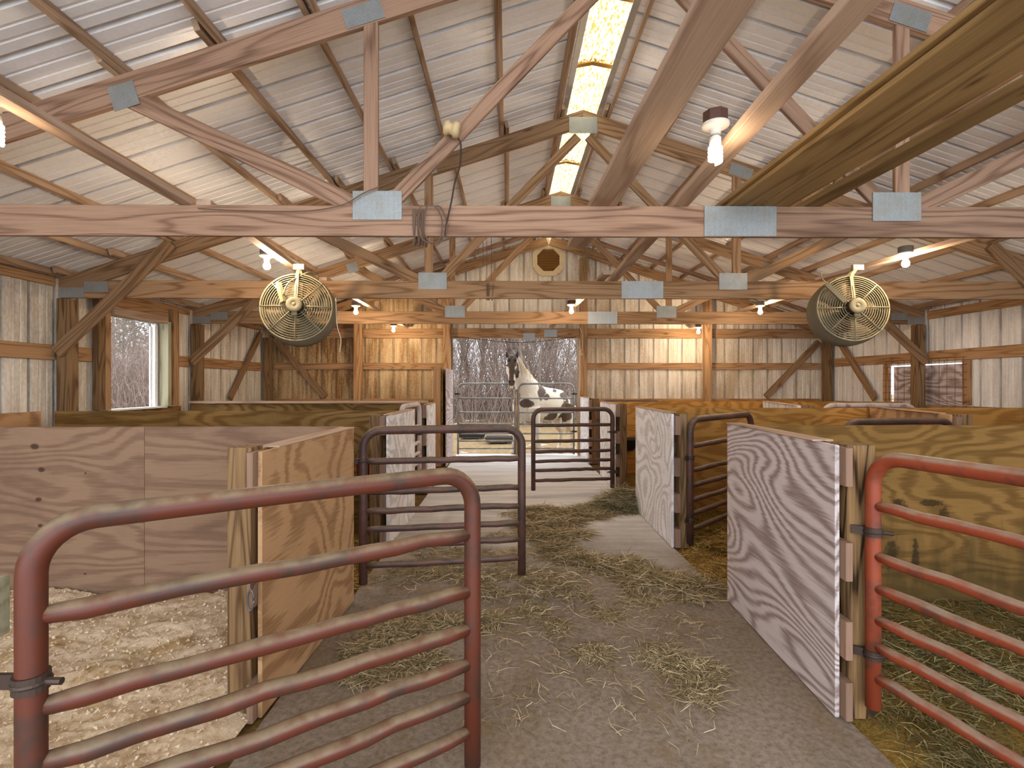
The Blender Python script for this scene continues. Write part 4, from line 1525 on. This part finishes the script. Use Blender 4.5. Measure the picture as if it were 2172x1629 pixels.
# main drift across the aisle (centres traced off the photo, sizes in metres)
for px, py, r in [(1150, 1085, .22), (1180, 1110, .25), (1220, 1090, .25), (1160, 1140, .22), (1215, 1135, .16), (1250, 1095, .2), (1290, 1085, .16),
                  (1180, 1165, .16), (1200, 1185, .13), (1240, 1190, .14), (1280, 1205, .14), (1330, 1215, .15), (1370, 1225, .15), (1410, 1235, .14), (1450, 1240, .14), (1490, 1250, .12),
                  (1330, 1195, .1), (1350, 1240, .1), (1460, 1265, .1), (1120, 1120, .15), (1140, 1100, .2)]:
    (x, y, r_), = in_poly_patch([(px, py, r)])
    strands(g, x, y, r_ * 1.15, r_ * 1.0, int(900 * r_ / 0.2), 0.04, rg, 0.06, 0.2, w=0.0026)
for px, py, r in [(900, 1205, .25), (850, 1225, .2), (960, 1210, .2), (1010, 1225, .2), (1080, 1215, .2), (1130, 1225, .16), (1170, 1245, .14), (1220, 1270, .12),
                  (1130, 1260, .12), (1100, 1180, .2), (1060, 1140, .15), (1090, 1090, .14), (1000, 1180, .2), (930, 1170, .2), (1180, 1225, .2), (1030, 1260, .15)]:
    (x, y, r_), = in_poly_patch([(px, py, r)])
    strands(g, x, y, r_ * 1.2, r_ * 1.0, int(230 * r_ / 0.2), 0.02, rg, 0.05, 0.18, w=0.0023)
for px, py, r in [(1130, 1300, .12), (1180, 1330, .1), (1290, 1305, .1), (1360, 1275, .15), (1400, 1390, .13), (1440, 1420, .13), (1500, 1430, .1), (1250, 1390, .07), (1270, 1385, .06),
                  (1480, 1475, .1), (1120, 1380, .3), (1250, 1450, .3), (1370, 1480, .35), (1300, 1350, .4), (1080, 1500, .2), (1450, 1330, .2)]:
    (x, y, r_), = in_poly_patch([(px, py, r)])
    strands(g, x, y, r_, r_, int(110 + 200 * (r_ < 0.16)), 0.01, rg, 0.03, 0.14, w=0.0016)
hay_build(g, 'aisle_hay', 'loose hay strewn along the concrete aisle', M['hay'])

g = G()
for px, py, r in [(820, 1345, .14), (870, 1330, .16), (920, 1330, .16), (970, 1330, .15), (1020, 1320, .1), (1050, 1315, .07), (800, 1370, .12), (770, 1385, .1), (860, 1400, .12), (820, 1430, .13), (760, 1430, .1), (900, 1405, .1)]:
    (x, y, r_), = in_poly_patch([(px, py, r)])
    strands(g, x, y, r_ * 1.1, r_ * 0.8, int(800 * r_ / 0.15), 0.03, rg, 0.04, 0.14, w=0.0018)
hay_build(g, 'hay_clump', 'flat clump of hay on the aisle behind the red gate rails', M['hay'])

g = G()
hx, hy, _ = in_poly_patch([(1318, 1078, 0)])[0]
strands(g, hx + 0.02, hy + 0.02, 0.34, 0.27, 5200, 0.27, rg, 0.07, 0.2, w=0.0028)
strands(g, hx - 0.05, hy, 0.5, 0.32, 1300, 0.05, rg, 0.07, 0.2, w=0.0026)
bm = bmesh.new()
bmesh.ops.create_uvsphere(bm, u_segments=20, v_segments=10, radius=1)
g.add([V((hx + 0.02 + v.co.x * 0.27, hy + 0.02 + v.co.y * 0.21, max(0.002, 0.0 + v.co.z * 0.2))) for v in bm.verts], [tuple(v.index for v in f.verts) for f in bm.faces])
bm.free()
hay_build(g, 'hay_heap', 'rounded heap of dull hay against the grey-white panel', M['hay_heap'])

g = G()
for k in range(170):
    x, y = rg.uniform(1.72, 3.9), rg.uniform(1.2, 3.45)
    strands(g, x, y, 0.17, 0.17, 75, 0.035, rg, 0.05, 0.17, w=0.002, z0=-0.008)
hay_build(g, 'stall_hay', 'thick green hay litter in the stall behind the orange gate', M['hay_dark'])
g = G()
for k in range(110):
    x, y = rg.uniform(1.7, 3.8), rg.uniform(3.75, 6.0)
    strands(g, x, y, 0.2, 0.2, 45, 0.03, rg, 0.05, 0.17, w=0.0024, z0=-0.008)
for k in range(50):
    x, y = rg.uniform(1.56, 1.75), rg.uniform(3.6, 4.6)
    strands(g, x, y, 0.1, 0.1, 45, 0.02, rg, 0.04, 0.14, w=0.002, z0=-0.008)
for k in range(30):
    x, y = rg.uniform(1.7, 2.8), rg.uniform(6.5, 8.2)
    strands(g, x, y, 0.25, 0.25, 45, 0.05, rg, 0.06, 0.2, w=0.003, z0=-0.008)
hay_build(g, 'stall_straw', 'golden hay litter in the stalls past the grey swirling panel', M['hay_gold'])
g = G()
for k in range(70):
    x, y = rg.uniform(-2.2, -1.12), rg.uniform(3.7, 5.0)
    strands(g, x, y, 0.16, 0.16, 40, 0.03, rg, 0.05, 0.15, w=0.002, z0=-0.008)
hay_build(g, 'stall_litter', 'hay litter in the stall behind the plain brown gate', M['hay_gold'])

# shavings bed in the first stall
vs, fs = [], []
nx_, ny_ = 210, 150
for j in range(ny_ + 1):
    for i in range(nx_ + 1):
        x = -4.95 + 3.80 * i / nx_
        y = 1.15 + 2.37 * j / ny_
        p = V((x, y, 0))
        z = 0.04 + 0.07 * mnoise.noise(p * 1.3) + 0.03 * mnoise.noise(p * 4.1 + V((3, 1, 0))) + 0.014 * mnoise.noise(p * 13)
        z += 0.012 * mnoise.noise(p * 31) + 0.008 * mnoise.noise(p * 60) + 0.05 * math.exp(-((x + 2.0) ** 2 + (y - 3.3) ** 2) / 0.25)
        edge = min(1.0, max(0.0, (-1.15 - x) / 0.16))
        vs.append((x, y, max(-0.008, 0.012 + z * max(0.1, edge))))
for j in range(ny_):
    for i in range(nx_):
        a = j * (nx_ + 1) + i
        fs.append((a, a + 1, a + nx_ + 2, a + nx_ + 1))
base_v = vs
o = obj('shavings_bed', vs, fs, M['shavings'], smooth=True)
tag(o, 'pale wood shavings bedding heaped behind the red gate', 'bedding', kind='stuff')
g = G()
for _ in range(14000):
    i = rg.randrange(len(base_v))
    x, y, z = base_v[i]
    if x < -3.6:
        continue
    p = V((x + rg.uniform(-.01, .01), y + rg.uniform(-.01, .01), z + rg.uniform(0.0, 0.012)))
    a = V((rg.uniform(-1, 1), rg.uniform(-1, 1), rg.uniform(-.5, .5))).normalized() * rg.uniform(0.004, 0.010)
    b = V((rg.uniform(-1, 1), rg.uniform(-1, 1), rg.uniform(-.5, .5))).normalized() * rg.uniform(0.003, 0.007)
    k = V((0, 0, rg.uniform(0.002, 0.007)))
    g.add([p - a - b, p + b - a + k, p + a + b, p + a - b + k], [(0, 1, 2, 3)])
fl_ = g.build('shavings', M['chip'], o, Matrix.Identity(4))
fl_['kind'] = 'stuff'


# ------------------------------------------------------------------ the horse
def evaluated_mesh(o):
    dg = bpy.context.evaluated_depsgraph_get()
    me = bpy.data.meshes.new_from_object(o.evaluated_get(dg))
    return me


def loft(bm, secs, n=18):
    """secs: (centre, axis_u, axis_v, ru, rv)"""
    rings = []
    for c, u, v, ru, rv in secs:
        rings.append([bm.verts.new(c + u * (ru * math.cos(2 * PI * k / n)) + v * (rv * math.sin(2 * PI * k / n))) for k in range(n)])
    for a, b in zip(rings[:-1], rings[1:]):
        for k in range(n):
            bm.faces.new((a[k], a[(k + 1) % n], b[(k + 1) % n], b[k]))
    bm.faces.new(list(reversed(rings[0])))
    bm.faces.new(rings[-1])


def limb(bm, pts, n=14, side=V((0.73, -0.68, 0))):
    secs = []
    for i, (p, ru, rv) in enumerate(pts):
        p = V(p)
        a = V(pts[max(0, i - 1)][0])
        b = V(pts[min(len(pts) - 1, i + 1)][0])
        t = (b - a).normalized()
        u = (side - t * side.dot(t)).normalized()
        v = t.cross(u)
        secs.append((p, u, v, ru, rv))
    loft(bm, secs, n)


HB = V((0.83, 11.72, -0.06))
horse = thing('horse', 'white and dark brown pinto horse standing behind the silver gates', 'horse', HB, kind='thing')
HC, HR = V((0.225, 11.12, 0)), V((1.43, 12.36, 0))
U = (HR - HC).normalized()
P_ = V((U.y, -U.x, 0))
Z = V((0, 0, 1))
bm = bmesh.new()
secs = []
for t_, zc, hw, hh in ((-0.03, 1.03, .08, .12), (0.02, 1.03, .2, .25), (0.12, 1.04, .265, .34), (0.3, 1.08, .29, .40), (0.52, 1.10, .285, .415), (0.75, 1.065, .31, .40),
                       (1.0, 1.03, .325, .395), (1.22, 1.04, .32, .365), (1.4, 1.055, .30, .325), (1.54, 1.03, .24, .27), (1.63, 0.98, .15, .19), (1.67, 0.96, .06, .09)):
    secs.append((HC + U * t_ + Z * zc, P_, Z, hw, hh))
loft(bm, secs, 24)
# neck
nk = [(V((.54, 11.45, 1.16)), .22, .40), (V((.43, 11.30, 1.38)), .185, .33), (V((.32, 11.17, 1.58)), .15, .255), (V((.23, 11.07, 1.77)), .118, .185),
      (V((.15, 11.0, 1.93)), .10, .15), (V((.105, 10.965, 2.045)), .075, .105)]
secs = []
for i, (c, ru, rv) in enumerate(nk):
    a, b = nk[max(0, i - 1)][0], nk[min(len(nk) - 1, i + 1)][0]
    t_ = (b - a).normalized()
    side = V((0.86, -0.5, 0)) if i > 3 else V((0.78, -0.62, 0))
    u = (side - t_ * side.dot(t_)).normalized()
    secs.append((c, u, t_.cross(u), ru, rv))
loft(bm, secs, 20)
# head: facing the camera, nose down
hd = [((.088, 11.0, 2.10), .055, .06), ((.087, 10.965, 2.06), .10, .105), ((.086, 10.94, 1.99), .122, .135), ((.086, 10.90, 1.90), .128, .15), ((.085, 10.865, 1.80), .112, .14),
      ((.083, 10.83, 1.70), .088, .112), ((.080, 10.795, 1.61), .073, .09), ((.077, 10.77, 1.545), .074, .085), ((.075, 10.76, 1.50), .064, .068), ((.074, 10.765, 1.475), .035, .04)]
secs = []
for i, (c, ru, rv) in enumerate(hd):
    t_ = (V(hd[min(len(hd) - 1, i + 1)][0]) - V(hd[max(0, i - 1)][0])).normalized()
    u = V((1, 0, 0))
    u = (u - t_ * u.dot(t_)).normalized()
    secs.append((V(c), u, t_.cross(u), ru, rv))
loft(bm, secs, 20)
# cheeks (jaw plates), brow ridges, nostril rims, lips
def blob(c, r):
    bmesh.ops.create_uvsphere(bm, u_segments=14, v_segments=8, radius=1, matrix=Matrix.Translation(c) @ Matrix.Diagonal((r[0], r[1], r[2], 1)))


for s in (-1, 1):
    blob((.086 + s * .075, 10.955, 1.80), (.05, .095, .11))
    blob((.086 + s * .102, 10.865, 1.915), (.03, .035, .026))
    blob((.077 + s * .043, 10.715, 1.565), (.026, .02, .03))
    # ears
    base = V((.086 + s * .095, 10.985, 2.075))
    limb(bm, [(base, .036, .024), (base + V((s * .014, -.006, .05)), .042, .024), (base + V((s * .022, -.008, .10)), .032, .018), (base + V((s * .018, -.008, .142)), .008, .007)], 12, V((1, 0, 0)))
blob((.075, 10.735, 1.497), (.045, .03, .02))
# legs
gx = lambda x, y: ground_z(x, y)
limb(bm, [((.30, 11.25, 1.0), .13, .17), ((.24, 11.18, .80), .105, .135), ((.185, 11.11, .62), .075, .09), ((.165, 11.08, .47), .062, .066), ((.158, 11.08, .42), .055, .056), ((.155, 11.09, .28), .043, .048),
          ((.152, 11.08, .16), .062, .066), ((.150, 11.06, .08), .082, .088), ((.148, 11.05, .02), .088, .092), ((.146, 11.04, .004), .092, .098)])
limb(bm, [((.56, 11.08, 1.0), .12, .17), ((.58, 11.09, .80), .105, .135), ((.615, 11.12, .62), .078, .092), ((.64, 11.16, .47), .062, .068), ((.645, 11.17, .42), .055, .056), ((.65, 11.19, .28), .043, .048),
          ((.655, 11.18, .15), .062, .066), ((.655, 11.15, .07), .082, .088), ((.655, 11.13, .0), .088, .092), ((.655, 11.12, -.055), .092, .098)])
for ox, oy, oz in ((1.47, 12.02, 0), (1.22, 12.22, -0.01)):
    d = lambda x, y, z: (ox + x, oy + y, z + oz)
    limb(bm, [(d(-.06, -.0, 1.02), .17, .24), (d(-.08, -.04, .85), .15, .22), (d(-.07, -.05, .68), .115, .15), (d(-.02, .03, .52), .082, .10), (d(.05, .12, .40), .062, .075), (d(.055, .12, .33), .055, .062),
              (d(.045, .09, .18), .046, .052), (d(.04, .07, .04), .062, .068), (d(.035, .03, -.04), .082, .09), (d(.03, .0, -.12), .09, .098), (d(.03, -.01, -.165), .094, .1)])
me = bpy.data.meshes.new('horse_raw')
bm.to_mesh(me)
bm.free()
raw = bpy.data.objects.new('horse_raw', me)
COL.objects.link(raw)
md = raw.modifiers.new('r', 'REMESH')
md.mode = 'VOXEL'
md.voxel_size = 0.013
sm = raw.modifiers.new('s', 'SMOOTH')
sm.factor = 0.5
sm.iterations = 5
bm_me = evaluated_mesh(raw)
bpy.data.objects.remove(raw)
bm_me.name = 'body'
ca = bm_me.color_attributes.new('coat', 'FLOAT_COLOR', 'POINT')
WHITE, DARK, BLACK, TAN = lin('d6ccbc')[:3], lin('40332e')[:3], lin('221e1c')[:3], lin('cbb391')[:3]
# coat patches: (centre, radii, colour)
patches = []


def patch(px, py, Y, rx, ry, rz, c):
    patches.append((at(px, py, Y), (rx, ry, rz), c))


face = [((.086, 10.78, 1.93), (.085, .13, .11), DARK), ((.086, 10.74, 1.80), (.055, .11, .14), DARK), ((.080, 10.70, 1.66), (.046, .1, .12), DARK), ((.076, 10.70, 1.55), (.065, .09, .055), DARK),
        ((.076, 10.72, 1.50), (.06, .07, .03), DARK), ((.185, 10.88, 1.73), (.06, .12, .125), BLACK), ((.20, 10.88, 1.86), (.035, .08, .1), DARK)]
patches += [(V(c), r, k) for c, r, k in face]
patches += [(V((.086, 10.95, 2.08)), (.10, .10, .05), BLACK)]
patches += [(V((.086 + s * .11, 10.98, 2.16)), (.075, .07, .10), BLACK) for s in (-1, 1)]
patch(1148, 832, 11.35, .10, .2, .13, DARK)
patch(1158, 842, 11.4, .09, .2, .06, DARK)
patch(1146, 818, 11.4, .05, .2, .07, DARK)
patch(1176, 829, 11.75, .05, .2, .04, DARK)
patch(1197, 840, 11.95, .11, .3, .09, DARK)
patch(1200, 866, 11.9, .14, .3, .16, DARK)
patch(1200, 884, 11.9, .14, .3, .1, DARK)
patch(1088, 852, 11.1, .13, .14, .08, DARK)
patch(1098, 838, 11.1, .06, .14, .12, BLACK)
patch(1116, 856, 11.05, .13, .16, .085, DARK)
patch(1168, 881, 11.6, .10, .2, .05, DARK)
patch(1178, 882, 11.6, .05, .2, .06, BLACK)
patch(1166, 886, 11.6, .12, .2, .06, DARK)
for v, c in zip(bm_me.vertices, ca.data):
    p = v.co
    col = V(WHITE)
    nz = 0.42 * mnoise.noise(p * 6) + 0.2 * mnoise.noise(p * 16) + 0.1 * mnoise.noise(p * 40)
    if p.z < 0.45:
        col = col.lerp(V(TAN), min(1, (0.45 - p.z) * 2.0) * 0.7)
    if p.z < 0.75 and p.y > 11.3:
        col = col.lerp(V(TAN), 0.35)
    best = None
    for q, r, k in patches:
        d = p - q
        e = (d.x / r[0]) ** 2 + (d.y / r[1]) ** 2 + (d.z / r[2]) ** 2
        e = math.sqrt(e) * 0.86 + nz
        if e < 1.06 and (best is None or e < best[0]):
            best = (e, k)
    if best:
        w = 1.0 if best[0] < 0.94 else (1.06 - best[0]) / 0.12
        col = col.lerp(V(best[1]), w)
    c.color = (col.x, col.y, col.z, 1)
for p in bm_me.polygons:
    p.use_smooth = True
mh = MB('pinto_coat', 0.75, 0, 0.2)
at_n = mh.n('ShaderNodeAttribute', attribute_name='coat')
hn = mh.noise((60, 60, 14), detail=3)
mh.color(mh.mix(mh.math('MULTIPLY', hn, 0.35), at_n.outputs['Color'], lin('8d7c68')))
bm_me.materials.clear()
bm_me.materials.append(mh.m)
body = bpy.data.objects.new('body', bm_me)
COL.objects.link(body)
body.parent = horse
body.matrix_basis = world_of(horse).inverted()
M['mane'] = two_noise('mane_hair', 'efe4cf', 'cdb998', 'd8c7a8', 12, 80, 0.7, 0, 0.01)
M['dark_hair'] = plain('dark_hair', '2a2420', 0.6)
M['eye'] = plain('horse_eye', '120d0a', 0.1, 0, 0.6)
# mane: locks hanging from the crest
g = G()
crest = []
for i, (c, ru, rv) in enumerate(nk):
    a, b = nk[max(0, i - 1)][0], nk[min(len(nk) - 1, i + 1)][0]
    t_ = (b - a).normalized()
    side = V((0.82, -0.56, 0))
    u = (side - t_ * side.dot(t_)).normalized()
    crest.append((c - t_.cross(u) * rv if (t_.cross(u)).y < 0 else c + t_.cross(u) * rv, u))
for i in range(520):
    f = rg.random() * (len(crest) - 1.001)
    k = int(f)
    p = crest[k][0].lerp(crest[k + 1][0], f - k)
    u = crest[k][1]
    L = rg.uniform(0.22, 0.42)
    p = p + V((rg.uniform(-.02, .02), rg.uniform(-.02, .02), rg.uniform(-0.02, 0.025)))
    q = p + u * rg.uniform(0.06, 0.12) + V((0, 0, -L * 0.35))
    r_ = q + u * rg.uniform(0.02, 0.06) + V((rg.uniform(-.03, .03), rg.uniform(-.03, .02), -L * 0.65))
    g.tube([p, (p + q) / 2 + V((0, 0, 0.02)), q, r_], [0.011, 0.014, 0.010, 0.002], 4, False)
g.build('mane', M['mane'], horse, Matrix.Identity(4), True)
g = G()
for i in range(60):
    a = rg.uniform(-1, 1)
    p = V((.086 + a * .07, 10.93, 2.10))
    q = V((.086 + a * .095, 10.84, 2.06 - abs(a) * 0.02))
    r_ = V((.086 + a * .11, 10.79, 1.995 - rg.uniform(0, 0.03)))
    g.tube([p, q, r_], [0.010, 0.011, 0.003], 4, False)
g.build('forelock', M['dark_hair'], horse, Matrix.Identity(4), True)
for s in (-1, 1):
    g = G()
    b2 = bmesh.new()
    bmesh.ops.create_uvsphere(b2, u_segments=12, v_segments=8, radius=0.019)
    g.add([v.co + V((.086 + s * .114, 10.842, 1.905)) for v in b2.verts], [tuple(v.index for v in f.verts) for f in b2.faces])
    b2.free()
    g.build('eye', M['eye'], horse, Matrix.Identity(4), True)
    g = G()
    g.lathe([(0.001, 0), (0.012, 0.002), (0.016, 0.006), (0.001, 0.007)], 12, Matrix.Translation((.077 + s * .043, 10.694, 1.566)) @ Matrix.Rotation(PI / 2, 4, 'X') @ Matrix.Diagonal((1, 1.4, 1, 1)))
    g.build('nostril', M['eye'], horse, Matrix.Identity(4), True)
# beard / chin hair and feathered fetlocks
g = G()
for i in range(30):
    p = V((.075 + rg.uniform(-.03, .03), 10.775, 1.49))
    g.tube([p, p + V((rg.uniform(-.01, .01), .01, -.04)), p + V((rg.uniform(-.02, .02), .02, -rg.uniform(.05, .09)))], [0.006, 0.006, 0.001], 4, False)
g.build('chin_hair', M['mane'], horse, Matrix.Identity(4), True)
for fx, fy, fz in ((.152, 11.09, .22), (.655, 11.18, .2), (1.51, 12.09, .05), (1.26, 12.29, .04)):
    g = G()
    for i in range(70):
        a = rg.uniform(0, 2 * PI)
        d = V((math.cos(a), math.sin(a), 0))
        p = V((fx, fy, fz)) + d * .045 + V((0, 0, rg.uniform(-.05, .04)))
        q = p + d * 0.04 + V((0, -.01, -.09))
        r_ = q + d * 0.015 + V((0, -.01, -.085))
        g.tube([p, q, r_], [0.009, 0.011, 0.002], 4, False)
    g.build('feather_hair', M['mane'], horse, Matrix.Identity(4), True)
g = G()
tb = HC + U * 1.66 + Z * 1.13
for i in range(90):
    a = V((rg.uniform(-.03, .03), rg.uniform(-.03, .03), rg.uniform(-.05, .03)))
    p = tb + a
    q = p + U * rg.uniform(.05, .1) + V((rg.uniform(-.03, .03), rg.uniform(-.03, .03), -.25))
    r_ = q + V((rg.uniform(-.05, .05), rg.uniform(-.05, .05), -rg.uniform(.35, .6)))
    g.tube([p, q, r_], [0.012, 0.014, 0.003], 4, False)
g.build('tail', M['mane'], horse, Matrix.Identity(4), True)

# ------------------------------------------------------------------ yard: troughs and trees
def trough(label, px0, px1, py, Y, h, depth, mat):
    a, b = at(px0, py, Y), at(px1, py, Y)
    gz = ground_z(a.x, Y)
    t = thing('feed_trough', label, 'trough', ((a.x + b.x) / 2, Y, gz), kind='thing')
    g = G()
    z0, z1 = gz + 0.06, gz + 0.06 + h
    x0, x1 = a.x, b.x
    i = 0.05
    vs = [(x0 + i, Y, z0), (x1 - i, Y, z0), (x1 - i, Y + depth, z0), (x0 + i, Y + depth, z0), (x0, Y - i, z1), (x1, Y - i, z1), (x1, Y + depth + i, z1), (x0, Y + depth + i, z1),
          (x0 + .03, Y, z1), (x1 - .03, Y, z1), (x1 - .03, Y + depth, z1), (x0 + .03, Y + depth, z1), (x0 + .07, Y + .03, z0 + .03), (x1 - .07, Y + .03, z0 + .03), (x1 - .07, Y + depth - .03, z0 + .03), (x0 + .07, Y + depth - .03, z0 + .03)]
    fs = [(0, 3, 2, 1)]
    for q in range(4):
        n_ = (q + 1) % 4
        fs += [(q, n_, 4 + n_, 4 + q), (4 + q, 4 + n_, 8 + n_, 8 + q), (8 + q, 8 + n_, 12 + n_, 12 + q)]
    fs.append((12, 13, 14, 15))
    g.add(vs, fs)
    g.build('trough_body', mat, t, Matrix.Identity(4))
    for x in (x0 + 0.15, x1 - 0.15):
        g = G()
        g.tube([(x - .05, Y - .02, gz - 0.02), (x, Y + .03, z0 + 0.01)], 0.018, 6)
        g.tube([(x + .05, Y + depth + .02, gz - 0.02), (x, Y + depth - .03, z0 + 0.01)], 0.018, 6)
        g.build('leg', M['iron'], t, Matrix.Identity(4))


trough('dark reddish trough on the ground behind the silver gate', 1028, 1090, 940, 14.6, 0.15, 0.45, M['trough'])
trough('long black trough farther out in the yard', 970, 1030, 925, 15.8, 0.13, 0.5, M['black'])


def tree_mesh(name, seed, h, trunk_r, spread, n_main, twig_n, depth=3, base_clear=0.25):
    r_ = random.Random(seed)
    g = G()

    def grow(p, d, L, r, lev):
        n = 4 if lev < 2 else 3
        pts, rs = [p], [r]
        for i in range(n):
            d = (d + V((r_.uniform(-1, 1), r_.uniform(-1, 1), r_.uniform(-0.5, 0.7))) * (0.10 if lev == 0 else 0.2)).normalized()
            p = p + d * (L / n)
            pts.append(p)
            rs.append(max(0.004, r * (1 - 0.75 * (i + 1) / n)))
        g.tube(pts, rs, 6 if lev == 0 else 4 if lev == 1 else 3, False)
        if lev >= depth:
            return
        kids = n_main if lev == 0 else (7 if lev == 1 else twig_n)
        for k in range(kids):
            f = r_.uniform(base_clear if lev == 0 else 0.15, 1.0) * n
            i = min(n - 1, int(f))
            q = pts[i].lerp(pts[i + 1], f - i)
            a = r_.uniform(0, 2 * PI)
            out = V((math.cos(a), math.sin(a), 0))
            dd = (d * r_.uniform(0.4, 1.0) + out * r_.uniform(0.4, 1.0) * spread + V((0, 0, 0.35))).normalized()
            grow(q, dd, L * r_.uniform(0.32, 0.55), max(0.006, rs[i] * r_.uniform(0.3, 0.5)), lev + 1)
    grow(V((0, 0, -0.15)), V((r_.uniform(-.08, .08), r_.uniform(-.08, .08), 1)), h, trunk_r * 0.62, 0)
    me = bpy.data.meshes.new(name)
    me.from_pydata([tuple(v) for v in g.v], [], g.f)
    me.materials.append(M['bark'])
    return me


TM = [tree_mesh('bare_tree', 3, 9.0, .13, .8, 14, 4), tree_mesh('bare_tree', 5, 7.5, .09, .9, 13, 4, base_clear=.12), tree_mesh('bare_tree', 8, 11.0, .2, .7, 15, 3),
      tree_mesh('bare_tree', 13, 6.0, .06, 1.0, 12, 5, base_clear=.05), tree_mesh('bare_tree', 21, 8.0, .1, .6, 15, 4, base_clear=.1)]


def bare(x, y, k, rz, sc, label, group):
    o = bpy.data.objects.new('bare_tree', TM[k])
    COL.objects.link(o)
    o.location = (x, y, ground_z(x, y) - 0.02)
    o.rotation_euler = (0, 0, rz)
    o.scale = (sc, sc, sc)
    tag(o, label, 'tree', group, kind='thing')


rt = random.Random(5)
for i in range(66):
    y = 20.5 + 22 * (i / 65) ** 1.1 + rt.uniform(-1, 1)
    half = 0.17 * y
    x = rt.uniform(-half - 1.0, half + 1.5)
    bare(x, y, rt.randrange(5), rt.uniform(0, 6.28), rt.uniform(0.75, 1.2), 'bare grey tree in the thicket seen through the doorway', 'thicket trees beyond the doorway')
for i in range(46):
    d = 19 + 20 * (i / 45) + rt.uniform(-1, 1)
    a = rt.uniform(-0.82, -0.62)
    bare(a * d, d, rt.choice((0, 1, 3, 3, 4)), rt.uniform(0, 6.28), rt.uniform(0.42, 0.62), 'bare grey tree in the thicket seen through the open window', 'thicket trees beyond the open window')


def brush(name, label, spots, n, hlo, hhi, seed):
    r_ = random.Random(seed)
    g = G()
    for _ in range(n):
        x, y = spots(r_)
        z = ground_z(x, y) - 0.05
        h = r_.uniform(hlo, hhi)
        p = V((x, y, z))
        q = p + V((r_.uniform(-.25, .25) * h, r_.uniform(-.2, .2) * h, h * 0.55))
        t_ = q + V((r_.uniform(-.25, .25) * h, r_.uniform(-.2, .2) * h, h * 0.45))
        r0 = r_.uniform(0.006, 0.018)
        g.tube([p, q, t_], [r0, r0 * 0.7, 0.003], 3, False)
        for k in range(3):
            f = r_.uniform(0.2, 0.95)
            s_ = p.lerp(q, f * 2) if f < 0.5 else q.lerp(t_, f * 2 - 1)
            e = s_ + V((r_.uniform(-.35, .35) * h, r_.uniform(-.3, .3) * h, r_.uniform(0.05, 0.35) * h)) * 0.7
            g.tube([s_, e], [r0 * 0.55, 0.002], 3, False)
    tag(g.build(name, M['twig']), label, 'brush', kind='stuff')


def door_spot(r_):
    y = 21 + 18 * r_.random()
    return r_.uniform(-0.17 * y - 0.6, 0.19 * y + 1), y


def win_spot(r_):
    y = 18 + 16 * r_.random()
    return y * r_.uniform(-0.84, -0.6), y


brush('underbrush', 'tangle of thin bare stems in the thicket beyond the doorway', door_spot, 3200, 1.2, 5.6, 31)
brush('underbrush', 'tangle of thin bare stems in the thicket beyond the open window', win_spot, 2600, 1.0, 3.6, 33)
# evergreens behind, seen through the open window
for i, (px, Y, h) in enumerate(((240, 38, 11.0), (285, 42, 9.2), (318, 44, 9.8), (262, 45, 8.2))):
    p = at(px, 860, Y)
    gz = -0.2
    t = thing('evergreen_tree', ['tallest dark evergreen tree behind the thicket at the open window', 'middle dark evergreen tree behind the thicket at the open window',
                                 'dark evergreen tree at the far window edge behind the thicket', 'lower dark evergreen half hidden behind the thicket'][i], 'tree', (p.x, Y, gz), group='evergreens beyond the open window', kind='thing')
    g = G()
    g.tube([(p.x, Y, gz), (p.x, Y, gz + h)], [0.2, 0.03], 7)
    g.build('trunk', M['bark'], t, Matrix.Identity(4))
    g = G()
    for k in range(520):
        f = rt.random() ** 0.7
        z = gz + h * (0.3 + 0.7 * f)
        R_ = (1 - f) * 2.4 + 0.5
        a = rt.uniform(0, 2 * PI)
        q = V((p.x + math.cos(a) * R_ * rt.random(), Y + math.sin(a) * R_ * rt.random(), z))
        for m_ in range(9):
            d = V((rt.uniform(-1, 1), rt.uniform(-1, 1), rt.uniform(-.5, .6))).normalized() * rt.uniform(0.12, 0.34)
            s_ = d.cross(V((rt.uniform(-1, 1), rt.uniform(-1, 1), 1))).normalized() * 0.03
            g.add([q - s_, q + s_, q + d], [(0, 1, 2)])
    g.build('foliage', M['needle'], t, Matrix.Identity(4))

# ------------------------------------------------------------------ light: overcast sky only, plus the bulbs above
w = bpy.data.worlds.new('overcast_sky')
SC.world = w
w.use_nodes = True
nt = w.node_tree
bg = nt.nodes['Background']
tc = nt.nodes.new('ShaderNodeTexCoord')
sx = nt.nodes.new('ShaderNodeSeparateXYZ')
nt.links.new(tc.outputs['Generated'], sx.inputs[0])
rp = nt.nodes.new('ShaderNodeValToRGB')
nt.links.new(sx.outputs['Z'], rp.inputs[0])
e = rp.color_ramp.elements
e[0].position, e[0].color = 0.0, (0.84, 0.90, 1.0, 1)
e[1].position, e[1].color = 0.6, (0.87, 0.93, 1.0, 1)
nt.links.new(rp.outputs[0], bg.inputs['Color'])
bg.inputs['Strength'].default_value = 2.9

SC.view_settings.view_transform = 'Standard'
SC.view_settings.look = 'None'
SC.view_settings.exposure = 0.85
SC.view_settings.gamma = 1.0
SC.view_settings.use_curve_mapping = False
cy = SC.cycles
cy.use_denoising = True
cy.max_bounces = 10
cy.diffuse_bounces = 6
cy.glossy_bounces = 3
cy.transmission_bounces = 4
cy.sample_clamp_indirect = 6.0
cy.use_light_tree = True
